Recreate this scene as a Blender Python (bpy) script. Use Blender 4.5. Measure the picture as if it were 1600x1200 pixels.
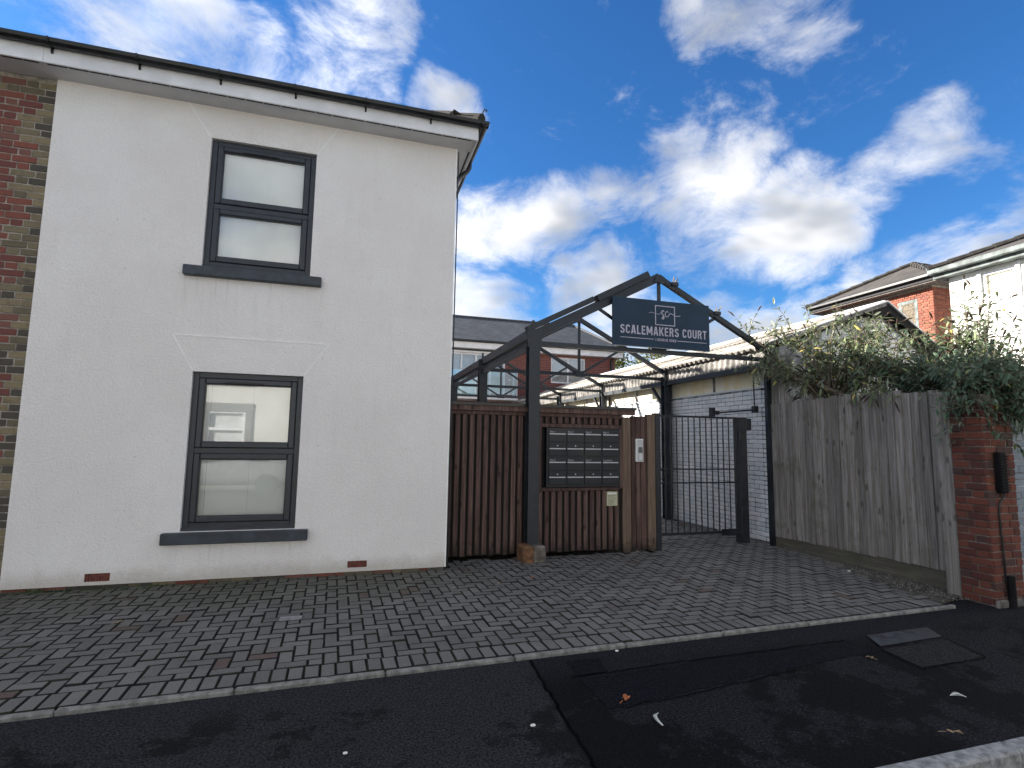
import bpy, math, random
import numpy as np
from mathutils import Vector, Matrix
R = math.radians
random.seed(7)
scene = bpy.context.scene
for o in list(bpy.data.objects): bpy.data.objects.remove(o)
col = scene.collection

# ------------------------------------------------------------------ camera
CAM = Vector((0.0, 0.0, 1.55))
YAW, PITCH, ROLL, FPX = 16.75, 6.17, 0.9, 832.0
_y, _p, _r = R(YAW), R(PITCH), R(ROLL)
FWD = Vector((math.sin(_y)*math.cos(_p), math.cos(_y)*math.cos(_p), math.sin(_p)))
_r0 = Vector((math.cos(_y), -math.sin(_y), 0)); _u0 = _r0.cross(FWD)
RGT = _r0*math.cos(_r) + _u0*math.sin(_r); UPV = -_r0*math.sin(_r) + _u0*math.cos(_r)
cd = bpy.data.cameras.new('camera'); cam = bpy.data.objects.new('camera', cd); col.objects.link(cam)
cd.sensor_width = 36; cd.lens = 36*FPX/1600; cd.clip_start = 0.05; cd.clip_end = 2000
m = Matrix((RGT, UPV, -FWD)).transposed().to_4x4(); m.translation = CAM
cam.matrix_world = m
scene.camera = cam

# ------------------------------------------------------------------ sun, sky, exposure
SUN_EL = 25.0
SUN_DIR = Vector((-1.0, 0.60, 0)).normalized()*math.cos(R(SUN_EL)) + Vector((0, 0, math.sin(R(SUN_EL))))
SKY_STRENGTH = 0.13
sd = bpy.data.lights.new('sun', 'SUN'); sd.energy = 5.0; sd.angle = R(0.55); sd.color = (1.0, 0.93, 0.82)
so = bpy.data.objects.new('sun', sd); col.objects.link(so)
so.rotation_euler = SUN_DIR.to_track_quat('Z', 'Y').to_euler(); so.location = (-20, 10, 20)
scene.view_settings.view_transform = 'Standard'; scene.view_settings.look = 'None'
scene.view_settings.gamma = 1.0; scene.view_settings.use_curve_mapping = False
scene.view_settings.exposure = 1.90

class NT:
    """small helper around a node tree"""
    def __init__(s, tree): s.t = tree; s.n = tree.nodes; s.l = tree.links
    def new(s, typ, **kw):
        nd = s.n.new(typ)
        for k, v in kw.items():
            if k == 'ins':
                for kk, vv in v.items():
                    if hasattr(vv, 'is_linked') or hasattr(vv, 'links'): s.l.new(vv, nd.inputs[kk])
                    else: nd.inputs[kk].default_value = vv
            else: setattr(nd, k, v)
        return nd
    def math(s, op, a, b=None, c=None, clamp=False):
        nd = s.n.new('ShaderNodeMath'); nd.operation = op; nd.use_clamp = clamp
        for i, v in enumerate((a, b, c)):
            if v is None: continue
            if hasattr(v, 'links'): s.l.new(v, nd.inputs[i])
            else: nd.inputs[i].default_value = v
        return nd.outputs[0]
    def vmath(s, op, a, b=None):
        nd = s.n.new('ShaderNodeVectorMath'); nd.operation = op
        for i, v in enumerate((a, b)):
            if v is None: continue
            if hasattr(v, 'links'): s.l.new(v, nd.inputs[i])
            else: nd.inputs[i].default_value = v
        return nd.outputs['Value'] if op in ('LENGTH', 'DISTANCE', 'DOT_PRODUCT') else nd.outputs[0]
    def mix(s, f, a, b, blend='MIX'):
        nd = s.n.new('ShaderNodeMix'); nd.data_type = 'RGBA'; nd.blend_type = blend; nd.clamp_factor = True
        for i, v in ((0, f), (6, a), (7, b)):
            if hasattr(v, 'links'): s.l.new(v, nd.inputs[i])
            else: nd.inputs[i].default_value = (v if i == 0 else (v[0], v[1], v[2], 1))
        return nd.outputs[2]
    def noise(s, vec, scale, detail=3, rough=.55, dist=0, out=0):
        nd = s.n.new('ShaderNodeTexNoise'); s.l.new(vec, nd.inputs['Vector'])
        nd.inputs['Scale'].default_value = scale; nd.inputs['Detail'].default_value = detail
        nd.inputs['Roughness'].default_value = rough; nd.inputs['Distortion'].default_value = dist
        return nd.outputs[out]
    def ramp(s, f, lo, hi, a=0.0, b=1.0, smooth=True):
        nd = s.n.new('ShaderNodeMapRange'); nd.interpolation_type = 'SMOOTHSTEP' if smooth else 'LINEAR'
        s.l.new(f, nd.inputs[0])
        for i, v in ((1, lo), (2, hi), (3, a), (4, b)): nd.inputs[i].default_value = v
        return nd.outputs[0]

world = bpy.data.worlds.new('World'); scene.world = world; world.use_nodes = True
w = NT(world.node_tree); w.n.clear()
sky = w.new('ShaderNodeTexSky', sky_type='NISHITA', sun_disc=False)
sky.sun_elevation = R(SUN_EL); sky.sun_rotation = math.atan2(SUN_DIR.x, SUN_DIR.y) % (2*math.pi)
sky.air_density = 1.0; sky.dust_density = 0.3; sky.ozone_density = 2.0; sky.altitude = 0
tc = w.new('ShaderNodeTexCoord').outputs['Generated']
sep = w.new('ShaderNodeSeparateXYZ', ins={0: tc})
az = w.math('MULTIPLY', w.math('ARCTAN2', sep.outputs[0], sep.outputs[1]), 180/math.pi)
el = w.math('MULTIPLY', w.math('ARCSINE', sep.outputs[2]), 180/math.pi)
ae = w.new('ShaderNodeCombineXYZ', ins={0: az, 1: el}).outputs[0]
world.cycles.sampling_method = 'MANUAL'; world.cycles.sample_map_resolution = 512
dstr = w.vmath('MULTIPLY', tc, (1.0, 1.0, 1.6))
wn_ = w.new('ShaderNodeSeparateXYZ', ins={0: w.noise(dstr, 4.5, 2, .6, 0, 1)})
waz = w.math('MULTIPLY_ADD', wn_.outputs[0], 11.0, w.math('SUBTRACT', az, 5.5)); wel = w.math('MULTIPLY_ADD', wn_.outputs[1], 9.0, w.math('SUBTRACT', el, 4.5))
# heaps of cloud: azimuth, elevation, half width, half height, tilt, weight
CL = [(-21, 34, 15, 6, -8, 1.0), (-36, 35, 8, 7, 0, .7), (-2, 38, 6.5, 6.5, -25, .82), (9, 33.6, 5, 3.0, -10, .95), (17, 22.8, 9, 4.4, 8, 1.0),
      (27, 26, 8, 3.0, 16, .85), (36.5, 25.5, 6.5, 7.5, 10, 1.0), (46, 20.5, 10, 4.8, 10, 1.05), (55.5, 24.3, 6.5, 4.0, 25, .9), (38.5, 32, 4, 4, 0, .5),
      (44, 39.5, 9, 5, 0, .9), (12, 14.5, 7, 4.5, 0, .95), (25, 16, 6, 4.5, 25, 1.0), (52, 12.0, 15, 4, 8, 1.0), (62, 15.0, 8, 4.5, 20, 1.0), (38, 10.5, 18, 4.2, 0, .85), (18, 9, 24, 4.5, 0, .8)]
acc = None
for (a_, e_, ra, re, rot, wt) in CL:
    c_, s_ = math.cos(R(rot)), math.sin(R(rot))
    def aff(p, q): return w.math('MULTIPLY_ADD', waz, p, w.math('MULTIPLY_ADD', wel, q, -(p*a_+q*e_)))
    u_ = aff(c_/ra, s_/ra); v_ = aff(-s_/re, c_/re)
    l2 = w.math('MULTIPLY_ADD', u_, u_, w.math('MULTIPLY', v_, v_)); v = w.math('MULTIPLY_ADD', l2, -wt*.62, wt)
    acc = v if acc is None else w.math('MAXIMUM', acc, v)
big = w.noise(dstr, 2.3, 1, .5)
outside_view = w.math('MAXIMUM', w.ramp(w.math('ABSOLUTE', w.math('SUBTRACT', az, 20.0)), 46, 62), w.ramp(el, 44, 56))      # outside the view denser cloud is added to neutralise the light on the facade
acc = w.math('MAXIMUM', w.math('MAXIMUM', acc, 0.0), w.math('MULTIPLY', outside_view, w.ramp(big, .29, .49)))
wisp = w.noise(dstr, 7.0, 9, .66, .35)
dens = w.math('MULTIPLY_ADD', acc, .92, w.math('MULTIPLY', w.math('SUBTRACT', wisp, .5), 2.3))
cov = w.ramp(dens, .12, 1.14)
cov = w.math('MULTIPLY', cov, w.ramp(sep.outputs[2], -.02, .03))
# thick cloud greys inside; towards the sun it glows
shade = w.noise(w.vmath('ADD', dstr, (.3, .1, .06)), 5.0, 3, .55, .2)
cshade = w.ramp(w.math('MULTIPLY_ADD', cov, .16, shade), .47, .74)
glow = w.ramp(w.vmath('DOT_PRODUCT', tc, tuple(SUN_DIR)), .35, .95, 1.0, 1.5)
ccol = w.mix(cshade, (2.64, 2.61, 2.57), (1.24, 1.30, 1.40))
ccol = w.vmath('SCALE', ccol); w.l.new(glow, ccol.node.inputs['Scale'])
hs = w.new('ShaderNodeHueSaturation', ins={'Saturation': 1.18, 'Value': 1.0, 'Color': sky.outputs[0]})
skyc = w.mix(1.0, hs.outputs[0], (.166, .298, .415), 'MULTIPLY')
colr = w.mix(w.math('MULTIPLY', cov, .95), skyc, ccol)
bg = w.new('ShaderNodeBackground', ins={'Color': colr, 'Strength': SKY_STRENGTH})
scene.cycles.max_bounces = 7; scene.cycles.diffuse_bounces = 3; scene.cycles.glossy_bounces = 3; scene.cycles.transparent_max_bounces = 10; scene.cycles.transmission_bounces = 3
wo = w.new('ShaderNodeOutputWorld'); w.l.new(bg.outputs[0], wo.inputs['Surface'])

# ------------------------------------------------------------------ material helpers
MATS = {}
def new_mat(name):
    mt = bpy.data.materials.new(name); mt.use_nodes = True
    t = NT(mt.node_tree); t.n.clear()
    b = t.new('ShaderNodeBsdfPrincipled'); o = t.new('ShaderNodeOutputMaterial'); t.l.new(b.outputs[0], o.inputs[0])
    MATS[name] = mt
    return mt, t, b
def setb(t, b, sock, v):
    if hasattr(v, 'links'): t.l.new(v, b.inputs[sock])
    else: b.inputs[sock].default_value = (v[0], v[1], v[2], 1) if sock == 'Base Color' else v
def coords(t, local=False):
    c = t.new('ShaderNodeTexCoord').outputs['Object']
    if local:
        oi = t.new('ShaderNodeObjectInfo')
        off = t.vmath('SCALE', (17.3, 31.7, 11.1)); off.node.inputs[0].default_value = (17.3, 31.7, 11.1)
        t.l.new(oi.outputs['Random'], off.node.inputs['Scale'])
        c = t.vmath('ADD', c, off)
    return c
def rnd(t):
    """one random number for each piece, whether it is an object or an island of a joined mesh"""
    a = t.new('ShaderNodeObjectInfo').outputs['Random']; b = t.new('ShaderNodeNewGeometry').outputs['Random Per Island']
    return t.math('FRACT', t.math('ADD', a, b))
def bump(t, b, h, strength=.3, dist=.01):
    nd = t.new('ShaderNodeBump', ins={'Height': h, 'Strength': strength, 'Distance': dist}); t.l.new(nd.outputs[0], b.inputs['Normal'])
def plain(name, c, rough=.6, metal=0.0, var=.12, scale=6.0, bs=.0, bscale=60, local=False, spec=.5, isl=0.0):
    mt, t, b = new_mat(name); v = coords(t, local)
    n = t.noise(v, scale, 5, .6)
    dark = tuple(x*(1-var*1.6) for x in c); lite = tuple(min(1, x*(1+var)) for x in c)
    k = t.mix(t.ramp(n, .3, .7), dark, lite)
    if isl:
        r_ = rnd(t); k = t.mix(1.0, k, t.mix(r_, (1-isl,)*3, (1+isl,)*3), 'MULTIPLY')
    setb(t, b, 'Base Color', k); b.inputs['Metallic'].default_value = metal
    setb(t, b, 'Roughness', t.ramp(n, .2, .8, max(0, rough-.08), min(1, rough+.08)))
    b.inputs['Specular IOR Level'].default_value = spec
    if bs: bump(t, b, t.noise(v, bscale, 4, .6), bs)
    return mt

def m_render_wall():
    mt, t, b = new_mat('white_render'); v = coords(t)
    n1 = t.noise(v, .9, 5, .6); n2 = t.noise(v, 95, 3, .7); n3 = t.noise(v, 45, 3, .6)
    k = t.mix(t.ramp(n1, .35, .7), (.83, .79, .765), (.885, .855, .832))
    k = t.mix(t.math('MULTIPLY', t.ramp(n2, .53, .68), .34), k, (.54, .50, .47))
    vs = t.vmath('MULTIPLY', v, (3.0, 3.0, .35))
    st = t.math('MULTIPLY', t.ramp(t.noise(vs, 3.0, 5, .65), .52, .75), .10)
    k = t.mix(st, k, (.55, .53, .51))
    sp = t.new('ShaderNodeSeparateXYZ', ins={0: v})
    run = t.ramp(t.noise(t.vmath('MULTIPLY', v, (9, 9, .5)), 1.6, 5, .7), .5, .72)
    for zt_ in (.41, 3.33):
        win_ = t.math('MULTIPLY', t.ramp(sp.outputs[2], zt_-.75 if zt_ > 1 else zt_-.38, zt_), t.math('LESS_THAN', sp.outputs[2], zt_))
        edge = t.ramp(t.math('ABSOLUTE', t.math('ADD', sp.outputs[0], 1.13)), .78, .70)
        k = t.mix(t.math('MULTIPLY', t.math('MULTIPLY', t.math('MULTIPLY', win_, edge), run), .30), k, (.42, .40, .36))
    splash = t.math('MULTIPLY', t.ramp(t.math('ADD', sp.outputs[2], t.math('MULTIPLY', t.noise(v, 5, 5, .7), .22)), .16, .34, 1, 0), .5)
    k = t.mix(splash, k, (.40, .36, .28))
    vo = t.new('ShaderNodeTexVoronoi', ins={'Vector': v, 'Scale': 4.2})
    spots = t.ramp(vo.outputs['Distance'], .02, .045, .55, 0)
    k = t.mix(spots, k, (.35, .32, .29))
    setb(t, b, 'Base Color', k); b.inputs['Roughness'].default_value = .9; b.inputs['Specular IOR Level'].default_value = .15
    bump(t, b, t.math('ADD', t.math('MULTIPLY', n2, .7), n3), 1.0, .010)
    return mt
def m_brick(name, cols, rough=.88, soot=.3, soot_c=(.06, .05, .045), bsc=90, isl=True):
    """cols: list of base colours picked at random piece by piece"""
    mt, t, b = new_mat(name); v = coords(t, True); r_ = rnd(t)
    k = None; N = len(cols)
    for i, c in enumerate(cols):
        if k is None: k = t.mix(0.0, c, c)
        else: k = t.mix(t.math('GREATER_THAN', r_, i/N), k, c)
    gi = t.new('ShaderNodeNewGeometry').outputs['Position']
    n = t.noise(gi, 26, 6, .65); n2 = t.noise(gi, 5.0, 5, .6)
    k = t.mix(t.math('MULTIPLY', t.ramp(n, .5, .75), soot), k, soot_c)
    k = t.mix(t.math('MULTIPLY', t.ramp(n2, .55, .75), soot*.9), k, soot_c)
    setb(t, b, 'Base Color', k); b.inputs['Roughness'].default_value = rough; b.inputs['Specular IOR Level'].default_value = .25
    bump(t, b, t.noise(gi, bsc, 5, .7), .5, .006)
    return mt
def m_wood(name, ca, cb, grain=(30, 30, 1.4), rough=.75, knots=.7, wet=0.0, moss=None, gcol=None, var=.3):
    mt, t, b = new_mat(name); v = coords(t, True); r_ = rnd(t)
    gi = t.new('ShaderNodeNewGeometry').outputs['Position']
    off = t.vmath('SCALE', (0, 0, 7.0)); off.node.inputs[0].default_value = (3.1, 5.7, 9.0); t.l.new(r_, off.node.inputs['Scale'])
    v2 = t.vmath('ADD', gi, off)
    g = t.noise(t.vmath('MULTIPLY', v2, grain), 1.0, 6, .65, .8)
    k = t.mix(t.ramp(g, .3, .72), ca, cb)
    k = t.mix(1.0, k, t.mix(r_, (1-var,)*3, (1+var,)*3), 'MULTIPLY')
    vo = t.new('ShaderNodeTexVoronoi', ins={'Vector': t.vmath('MULTIPLY', v2, (7, 7, 3.2)), 'Scale': 1.0})
    kn = t.ramp(vo.outputs['Distance'], .10, .20, knots, 0)
    k = t.mix(kn, k, tuple(x*.28 for x in ca))
    sp = t.new('ShaderNodeSeparateXYZ', ins={0: gi})
    if wet:
        f = t.ramp(t.math('ADD', sp.outputs[2], t.math('MULTIPLY', t.noise(gi, 7, 5, .7), .7)), .30, .62, wet, 0)
        k = t.mix(f, k, (.012, .011, .009))
    if moss:
        f = t.math('MULTIPLY', t.ramp(t.noise(gi, 2.2, 5, .65), .52, .7), .55); k = t.mix(f, k, moss)
    setb(t, b, 'Base Color', k); b.inputs['Roughness'].default_value = rough; b.inputs['Specular IOR Level'].default_value = .3
    bump(t, b, t.math('ADD', g, t.math('MULTIPLY', kn, -.4)), .45, .006)
    return mt
def m_glass(name, tint=(.97, .99, .98), alpha=.75, rough=.02, k=2.6, add=.07):
    mt = bpy.data.materials.new(name); mt.use_nodes = True; MATS[name] = mt
    t = NT(mt.node_tree); t.n.clear()
    tr = t.new('ShaderNodeBsdfTransparent', ins={'Color': (*tint, 1)}); gl = t.new('ShaderNodeBsdfGlossy', ins={'Roughness': rough, 'Color': (1, 1, 1, 1)})
    fr = t.new('ShaderNodeFresnel', ins={'IOR': 1.55})
    f = t.math('ADD', t.math('MULTIPLY', fr.outputs[0], k), add, clamp=True)
    mx = t.new('ShaderNodeMixShader'); t.l.new(f, mx.inputs[0]); t.l.new(tr.outputs[0], mx.inputs[1]); t.l.new(gl.outputs[0], mx.inputs[2])
    o = t.new('ShaderNodeOutputMaterial'); t.l.new(mx.outputs[0], o.inputs[0])
    return mt
def m_leaf(name, ca, cb, cc, under, yellow=.06):
    mt = bpy.data.materials.new(name); mt.use_nodes = True; MATS[name] = mt
    t = NT(mt.node_tree); t.n.clear()
    g = t.new('ShaderNodeNewGeometry'); r_ = g.outputs['Random Per Island']
    k = t.mix(t.ramp(r_, 0, .6, 0, 1, False), ca, cb)
    k = t.mix(t.math('GREATER_THAN', r_, 1-yellow), k, cc)
    k = t.mix(t.math('MULTIPLY', g.outputs['Backfacing'], .8), k, under)
    p = t.new('ShaderNodeBsdfPrincipled', ins={'Base Color': k, 'Roughness': .55, 'Specular IOR Level': .4})
    tl = t.new('ShaderNodeBsdfTranslucent', ins={'Color': t.mix(.5, k, (.16, .22, .03))})
    mx = t.new('ShaderNodeMixShader', ins={0: .22}); t.l.new(p.outputs[0], mx.inputs[1]); t.l.new(tl.outputs[0], mx.inputs[2])
    o = t.new('ShaderNodeOutputMaterial'); t.l.new(mx.outputs[0], o.inputs[0])
    return mt

M = {}
M['render'] = m_render_wall()
M['bead'] = plain('render_bead', (.93, .93, .92), .6, var=.05)
M['anth'] = plain('anthracite_window', (.030, .036, .045), .42, var=.15, scale=12)
M['sillp'] = plain('painted_sill', (.036, .046, .060), .5, var=.25, scale=9, bs=.15)
M['steel'] = plain('painted_steel', (.016, .022, .030), .5, var=.3, scale=5, bs=.15, bscale=40)
M['steel2'] = plain('dark_gate_steel', (.012, .016, .024), .42, var=.3, scale=8)
M['signp'] = plain('sign_panel', (.015, .036, .066), .5, spec=.25, var=.12, scale=3)
M['letter'] = plain('sign_lettering', (.44, .42, .50), .5, var=.08)
M['upvc'] = plain('white_upvc', (.78, .78, .80), .35, var=.07, scale=3)
M['soffit'] = plain('soffit_board', (.62, .62, .64), .5, var=.08, scale=2)
M['black'] = plain('black_plastic', (.012, .013, .015), .38, var=.3, scale=7)
M['blackpaint'] = plain('black_painted_board', (.010, .010, .011), .7, var=.3, scale=7, spec=.12)
M['ventdark'] = plain('vent_slot', (.03, .03, .035), .7)
M['slate'] = plain('roof_slate', (.050, .054, .064), .7, var=.35, scale=8, bs=.3, bscale=30, isl=.25, local=True)
M['tile'] = plain('roof_tile', (.036, .032, .029), .85, var=.4, scale=6, bs=.4, bscale=50, isl=.25, local=True)
M['blind'] = plain('window_blind', (.88, .90, .90), .85, var=.04, scale=1.2)
M['glass'] = m_glass('window_glass')
M['cedar'] = m_wood('stained_timber', (.055, .033, .028), (.150, .092, .078), wet=.85, var=.25)
M['cedarl'] = m_wood('pale_timber_post', (.12, .080, .056), (.24, .17, .125), wet=.8, var=.12)
M['greyboard'] = m_wood('weathered_timber', (.150, .136, .124), (.345, .322, .300), knots=.65, rough=.85, moss=(.10, .11, .075), var=.22)
M['gravelb'] = m_wood('damp_gravel_board', (.075, .068, .052), (.135, .125, .10), grain=(3, 1.6, 40), rough=.85, knots=.3, moss=(.06, .07, .04), var=.1)
M['felt'] = plain('roofing_felt', (.022, .022, .026), .8, var=.3, bs=.3, scale=12)
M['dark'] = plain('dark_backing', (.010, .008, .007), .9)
M['boxmetal'] = plain('mailbox_metal', (.007, .010, .016), .38, var=.15, scale=3, spec=.35)
M['alum'] = plain('brushed_aluminium', (.46, .47, .50), .45, .3, var=.1, scale=14)
M['whiteplast'] = plain('white_plastic', (.72, .72, .70), .4, var=.05)
M['screen'] = plain('dark_screen', (.03, .035, .04), .2)
M['paper'] = plain('yellowed_notice', (.50, .49, .33), .6, var=.08, scale=9)
M['ink'] = plain('faded_ink', (.13, .14, .11), .8)
M['mortar'] = plain('lime_mortar', (.30, .27, .23), .95, var=.3, scale=14, bs=.5, bscale=120)
M['mortard'] = plain('dirty_mortar', (.16, .14, .12), .95, var=.4, scale=9, bs=.5, bscale=120)
M['mortarw'] = plain('grimy_painted_joint', (.30, .31, .32), .9, var=.5, scale=6, bs=.4, bscale=90)
M['redbrick'] = m_brick('old_red_brick', [(.19, .070, .054), (.22, .080, .060), (.165, .064, .054), (.20, .092, .074)], soot=.35)
M['buffbrick'] = m_brick('sooty_buff_brick', [(.20, .165, .105), (.15, .125, .085), (.085, .075, .062), (.24, .195, .12)], soot=.5)
M['pierbrick'] = m_brick('worn_pier_brick', [(.125, .042, .031), (.155, .053, .037), (.10, .036, .030), (.080, .044, .040)], soot=.7)
M['whitebrick'] = m_brick('white_painted_brick', [(.68, .69, .70), (.72, .72, .72), (.62, .64, .66)], soot=.28, soot_c=(.30, .30, .30), rough=.7)
M['paintbrick'] = m_brick('pale_blue_painted_brick', [(.22, .26, .30), (.25, .285, .325), (.20, .24, .28)], soot=.15, soot_c=(.15, .165, .18), rough=.7)
M['farbrick'] = m_brick('bright_red_brick', [(.215, .074, .050), (.25, .088, .058), (.18, .064, .046)], soot=.2)
M['terra'] = plain('terracotta_air_brick', (.20, .070, .050), .85, var=.25, scale=30, bs=.3)
M['edging'] = plain('concrete_edging', (.20, .195, .185), .9, var=.3, scale=18, bs=.5, bscale=150)
M['kerb'] = plain('kerb_stone', (.26, .265, .27), .9, var=.3, scale=22, bs=.5, bscale=160)
M['conc'] = plain('rough_concrete', (.14, .13, .12), .92, var=.35, scale=14, bs=.6, bscale=80)
M['rustblock'] = plain('rusty_brown_block', (.17, .085, .040), .9, var=.35, scale=12, bs=.6, bscale=70)
M['bark'] = plain('shrub_bark', (.14, .115, .085), .9, var=.4, scale=20, bs=.5)
M['bark2'] = plain('tree_bark', (.09, .07, .05), .95, var=.4, scale=10, bs=.5)
M['spike'] = plain('dried_flower_spike', (.045, .028, .018), .95, var=.4, scale=60, bs=.6)
M['leaf'] = m_leaf('buddleia_leaf', (.050, .085, .036), (.17, .21, .105), (.50, .42, .12), (.36, .40, .33), .07)
M['leaf2'] = m_leaf('dark_shrub_leaf', (.026, .062, .034), (.080, .130, .080), (.24, .28, .10), (.24, .29, .24), .03)
M['leaf3'] = m_leaf('autumn_tree_leaf', (.07, .10, .025), (.16, .17, .04), (.26, .22, .05), (.16, .18, .08), .2)
M['weed'] = m_leaf('weed_leaf', (.025, .05, .015), (.05, .09, .025), (.14, .12, .04), (.08, .1, .05), .05)

def m_far_brick():
    mt, t, b = new_mat('red_block_brickwork'); v = coords(t)
    sw = t.new('ShaderNodeSeparateXYZ', ins={0: v}); cv = t.new('ShaderNodeCombineXYZ', ins={0: sw.outputs[0], 1: sw.outputs[2]}).outputs[0]
    bt = t.new('ShaderNodeTexBrick', ins={'Vector': cv, 'Color1': (.20, .045, .035, 1), 'Color2': (.14, .034, .03, 1), 'Mortar': (.20, .13, .11, 1), 'Scale': 1.0, 'Mortar Size': .012, 'Brick Width': .225, 'Row Height': .075})
    setb(t, b, 'Base Color', t.mix(t.math('MULTIPLY', t.ramp(t.noise(v, 3, 5, .6), .45, .7), .3), bt.outputs[0], (.10, .03, .03)))
    b.inputs['Roughness'].default_value = .9
    bump(t, b, bt.outputs['Fac'], -.4, .01)
m_far_brick(); M['blockbrick'] = MATS['red_block_brickwork']
def m_slate_rows(name, ca, cb, axis, gap=.02, w_=.3, h_=.22):
    mt, t, b = new_mat(name); v = coords(t)
    sw = t.new('ShaderNodeSeparateXYZ', ins={0: v})
    cv = t.new('ShaderNodeCombineXYZ', ins={0: sw.outputs[axis], 1: sw.outputs[2]}).outputs[0]
    bt = t.new('ShaderNodeTexBrick', ins={'Vector': cv, 'Color1': (*ca, 1), 'Color2': (*cb, 1), 'Mortar': (ca[0]*.35, ca[1]*.35, ca[2]*.35, 1), 'Scale': 1.0, 'Mortar Size': gap*.5, 'Brick Width': w_, 'Row Height': h_*.55})
    n = t.noise(v, 2.5, 6, .6)
    setb(t, b, 'Base Color', t.mix(t.math('MULTIPLY', t.ramp(n, .45, .7), .4), bt.outputs[0], tuple(x*1.6 for x in cb)))
    b.inputs['Roughness'].default_value = .75; bump(t, b, bt.outputs['Fac'], -.6, .02)
    return mt
M['slaterows'] = m_slate_rows('blue_grey_slate_rows', (.034, .040, .052), (.052, .060, .076), 0)
M['tilerowsy'] = m_slate_rows('brown_tile_rows', (.040, .036, .033), (.058, .051, .046), 1, .015, .25, .3)

def m_paver():
    mt, t, b = new_mat('concrete_paver'); r_ = rnd(t)
    gi = t.new('ShaderNodeNewGeometry').outputs['Position']
    k = t.mix(r_, (.122, .117, .113), (.178, .171, .165))
    k = t.mix(t.math('GREATER_THAN', r_, .988), k, (.115, .078, .066))
    n = t.noise(gi, 130, 3, .75); k = t.mix(t.math('MULTIPLY', t.ramp(n, .52, .70), .6), k, (.21, .21, .21))
    k = t.mix(t.math('MULTIPLY', t.ramp(n, .5, .34), .6), k, (.040, .040, .042))
    lar = t.noise(gi, 1.3, 6, .62); k = t.mix(t.math('MULTIPLY', t.ramp(lar, .45, .72), .45), k, (.060, .060, .062))
    sp = t.new('ShaderNodeSeparateXYZ', ins={0: gi})
    mo = t.math('ADD', sp.outputs[1], t.math('MULTIPLY', t.noise(gi, 1.7, 5, .7), 2.2))
    f = t.math('MULTIPLY', t.math('MULTIPLY', t.ramp(mo, 6.0, 7.6), t.ramp(sp.outputs[0], 2.2, .4)), .55)
    k = t.mix(f, k, (.050, .052, .026))
    rs = t.math('MULTIPLY', t.ramp(t.noise(gi, 2.6, 4, .6), .60, .72), t.ramp(t.math('ABSOLUTE', t.math('SUBTRACT', sp.outputs[0], 2.9)), 1.3, .5))
    k = t.mix(t.math('MULTIPLY', rs, .35), k, (.11, .055, .035))
    setb(t, b, 'Base Color', k)
    setb(t, b, 'Roughness', t.ramp(lar, .3, .7, .72, .9)); b.inputs['Specular IOR Level'].default_value = .3
    bump(t, b, n, .6, .004)
    return mt
M['paver'] = m_paver()
def m_joint():
    mt, t, b = new_mat('mossy_joint_sand'); gi = t.new('ShaderNodeNewGeometry').outputs['Position']
    n = t.noise(gi, 3.0, 6, .65)
    setb(t, b, 'Base Color', t.mix(t.ramp(n, .40, .66), (.010, .0095, .009), (.022, .024, .012)))
    b.inputs['Roughness'].default_value = .95; bump(t, b, t.noise(gi, 150, 4, .7), .8, .008)
    return mt
M['joint'] = m_joint()
def m_asphalt(name, base, spk, blot=True, wetlo=.50):
    mt, t, b = new_mat(name); gi = t.new('ShaderNodeNewGeometry').outputs['Position']
    n = t.noise(gi, 75, 4, .8); n2 = t.noise(gi, 1.15, 5, .62, .3); n4 = t.noise(gi, 7.0, 6, .75, .3)
    k = t.mix(t.ramp(n, .36, .62), tuple(x*.15 for x in base), tuple(x*1.35 for x in base))
    k = t.mix(t.math('MULTIPLY', t.ramp(n, .60, .70), .8), k, spk)
    wet = t.ramp(t.math('ADD', n2, t.math('MULTIPLY', t.math('SUBTRACT', n4, .5), .55)), wetlo, wetlo+.07)
    sp = t.new('ShaderNodeSeparateXYZ', ins={0: gi})
    wet = t.math('MULTIPLY', wet, t.ramp(sp.outputs[1], 3.75, 3.35))
    if blot: k = t.mix(t.math('MULTIPLY', wet, .72), k, tuple(x*.16 for x in base))
    k = t.mix(t.math('MULTIPLY', t.ramp(n4, .5, .7), .35), k, tuple(x*.5 for x in base))
    setb(t, b, 'Base Color', k)
    b.inputs['Roughness'].default_value = .9
    b.inputs['Specular IOR Level'].default_value = .08
    bump(t, b, n, .9, .012)
    return mt
M['asph'] = m_asphalt('pavement_tarmac', (.034, .035, .040), (.13, .13, .14), wetlo=.54)
M['asph2'] = m_asphalt('older_tarmac', (.020, .020, .025), (.14, .14, .15), wetlo=.44)
M['asph3'] = m_asphalt('fresh_tarmac_patch', (.010, .011, .016), (.04, .04, .05), False)
M['asph4'] = m_asphalt('smooth_grey_patch', (.030, .030, .032), (.06, .06, .06), False)
M['seal'] = plain('bitumen_seam', (.0030, .0030, .0036), .9, var=.3, spec=.05)
M['road'] = m_asphalt('road_asphalt', (.045, .045, .048), (.15, .15, .15), False)
M['iron'] = plain('cast_iron_cover', (.030, .034, .042), .6, var=.4, scale=16, bs=.3, bscale=50)
M['soil'] = plain('dirt_ground', (.060, .052, .042), .95, var=.4, scale=5, bs=.7, bscale=60)
M['gravel'] = plain('gravel_stone', (.16, .15, .135), .9, var=.4, scale=30, isl=.5, local=True)
M['oakleaf'] = plain('orange_fallen_leaf', (.42, .13, .045), .8, var=.3, scale=40)
M['tanleaf'] = plain('tan_fallen_leaf', (.28, .20, .12), .85, var=.3, scale=40)
M['feather'] = plain('pale_feather', (.34, .36, .34), .8, var=.3, scale=50)
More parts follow.
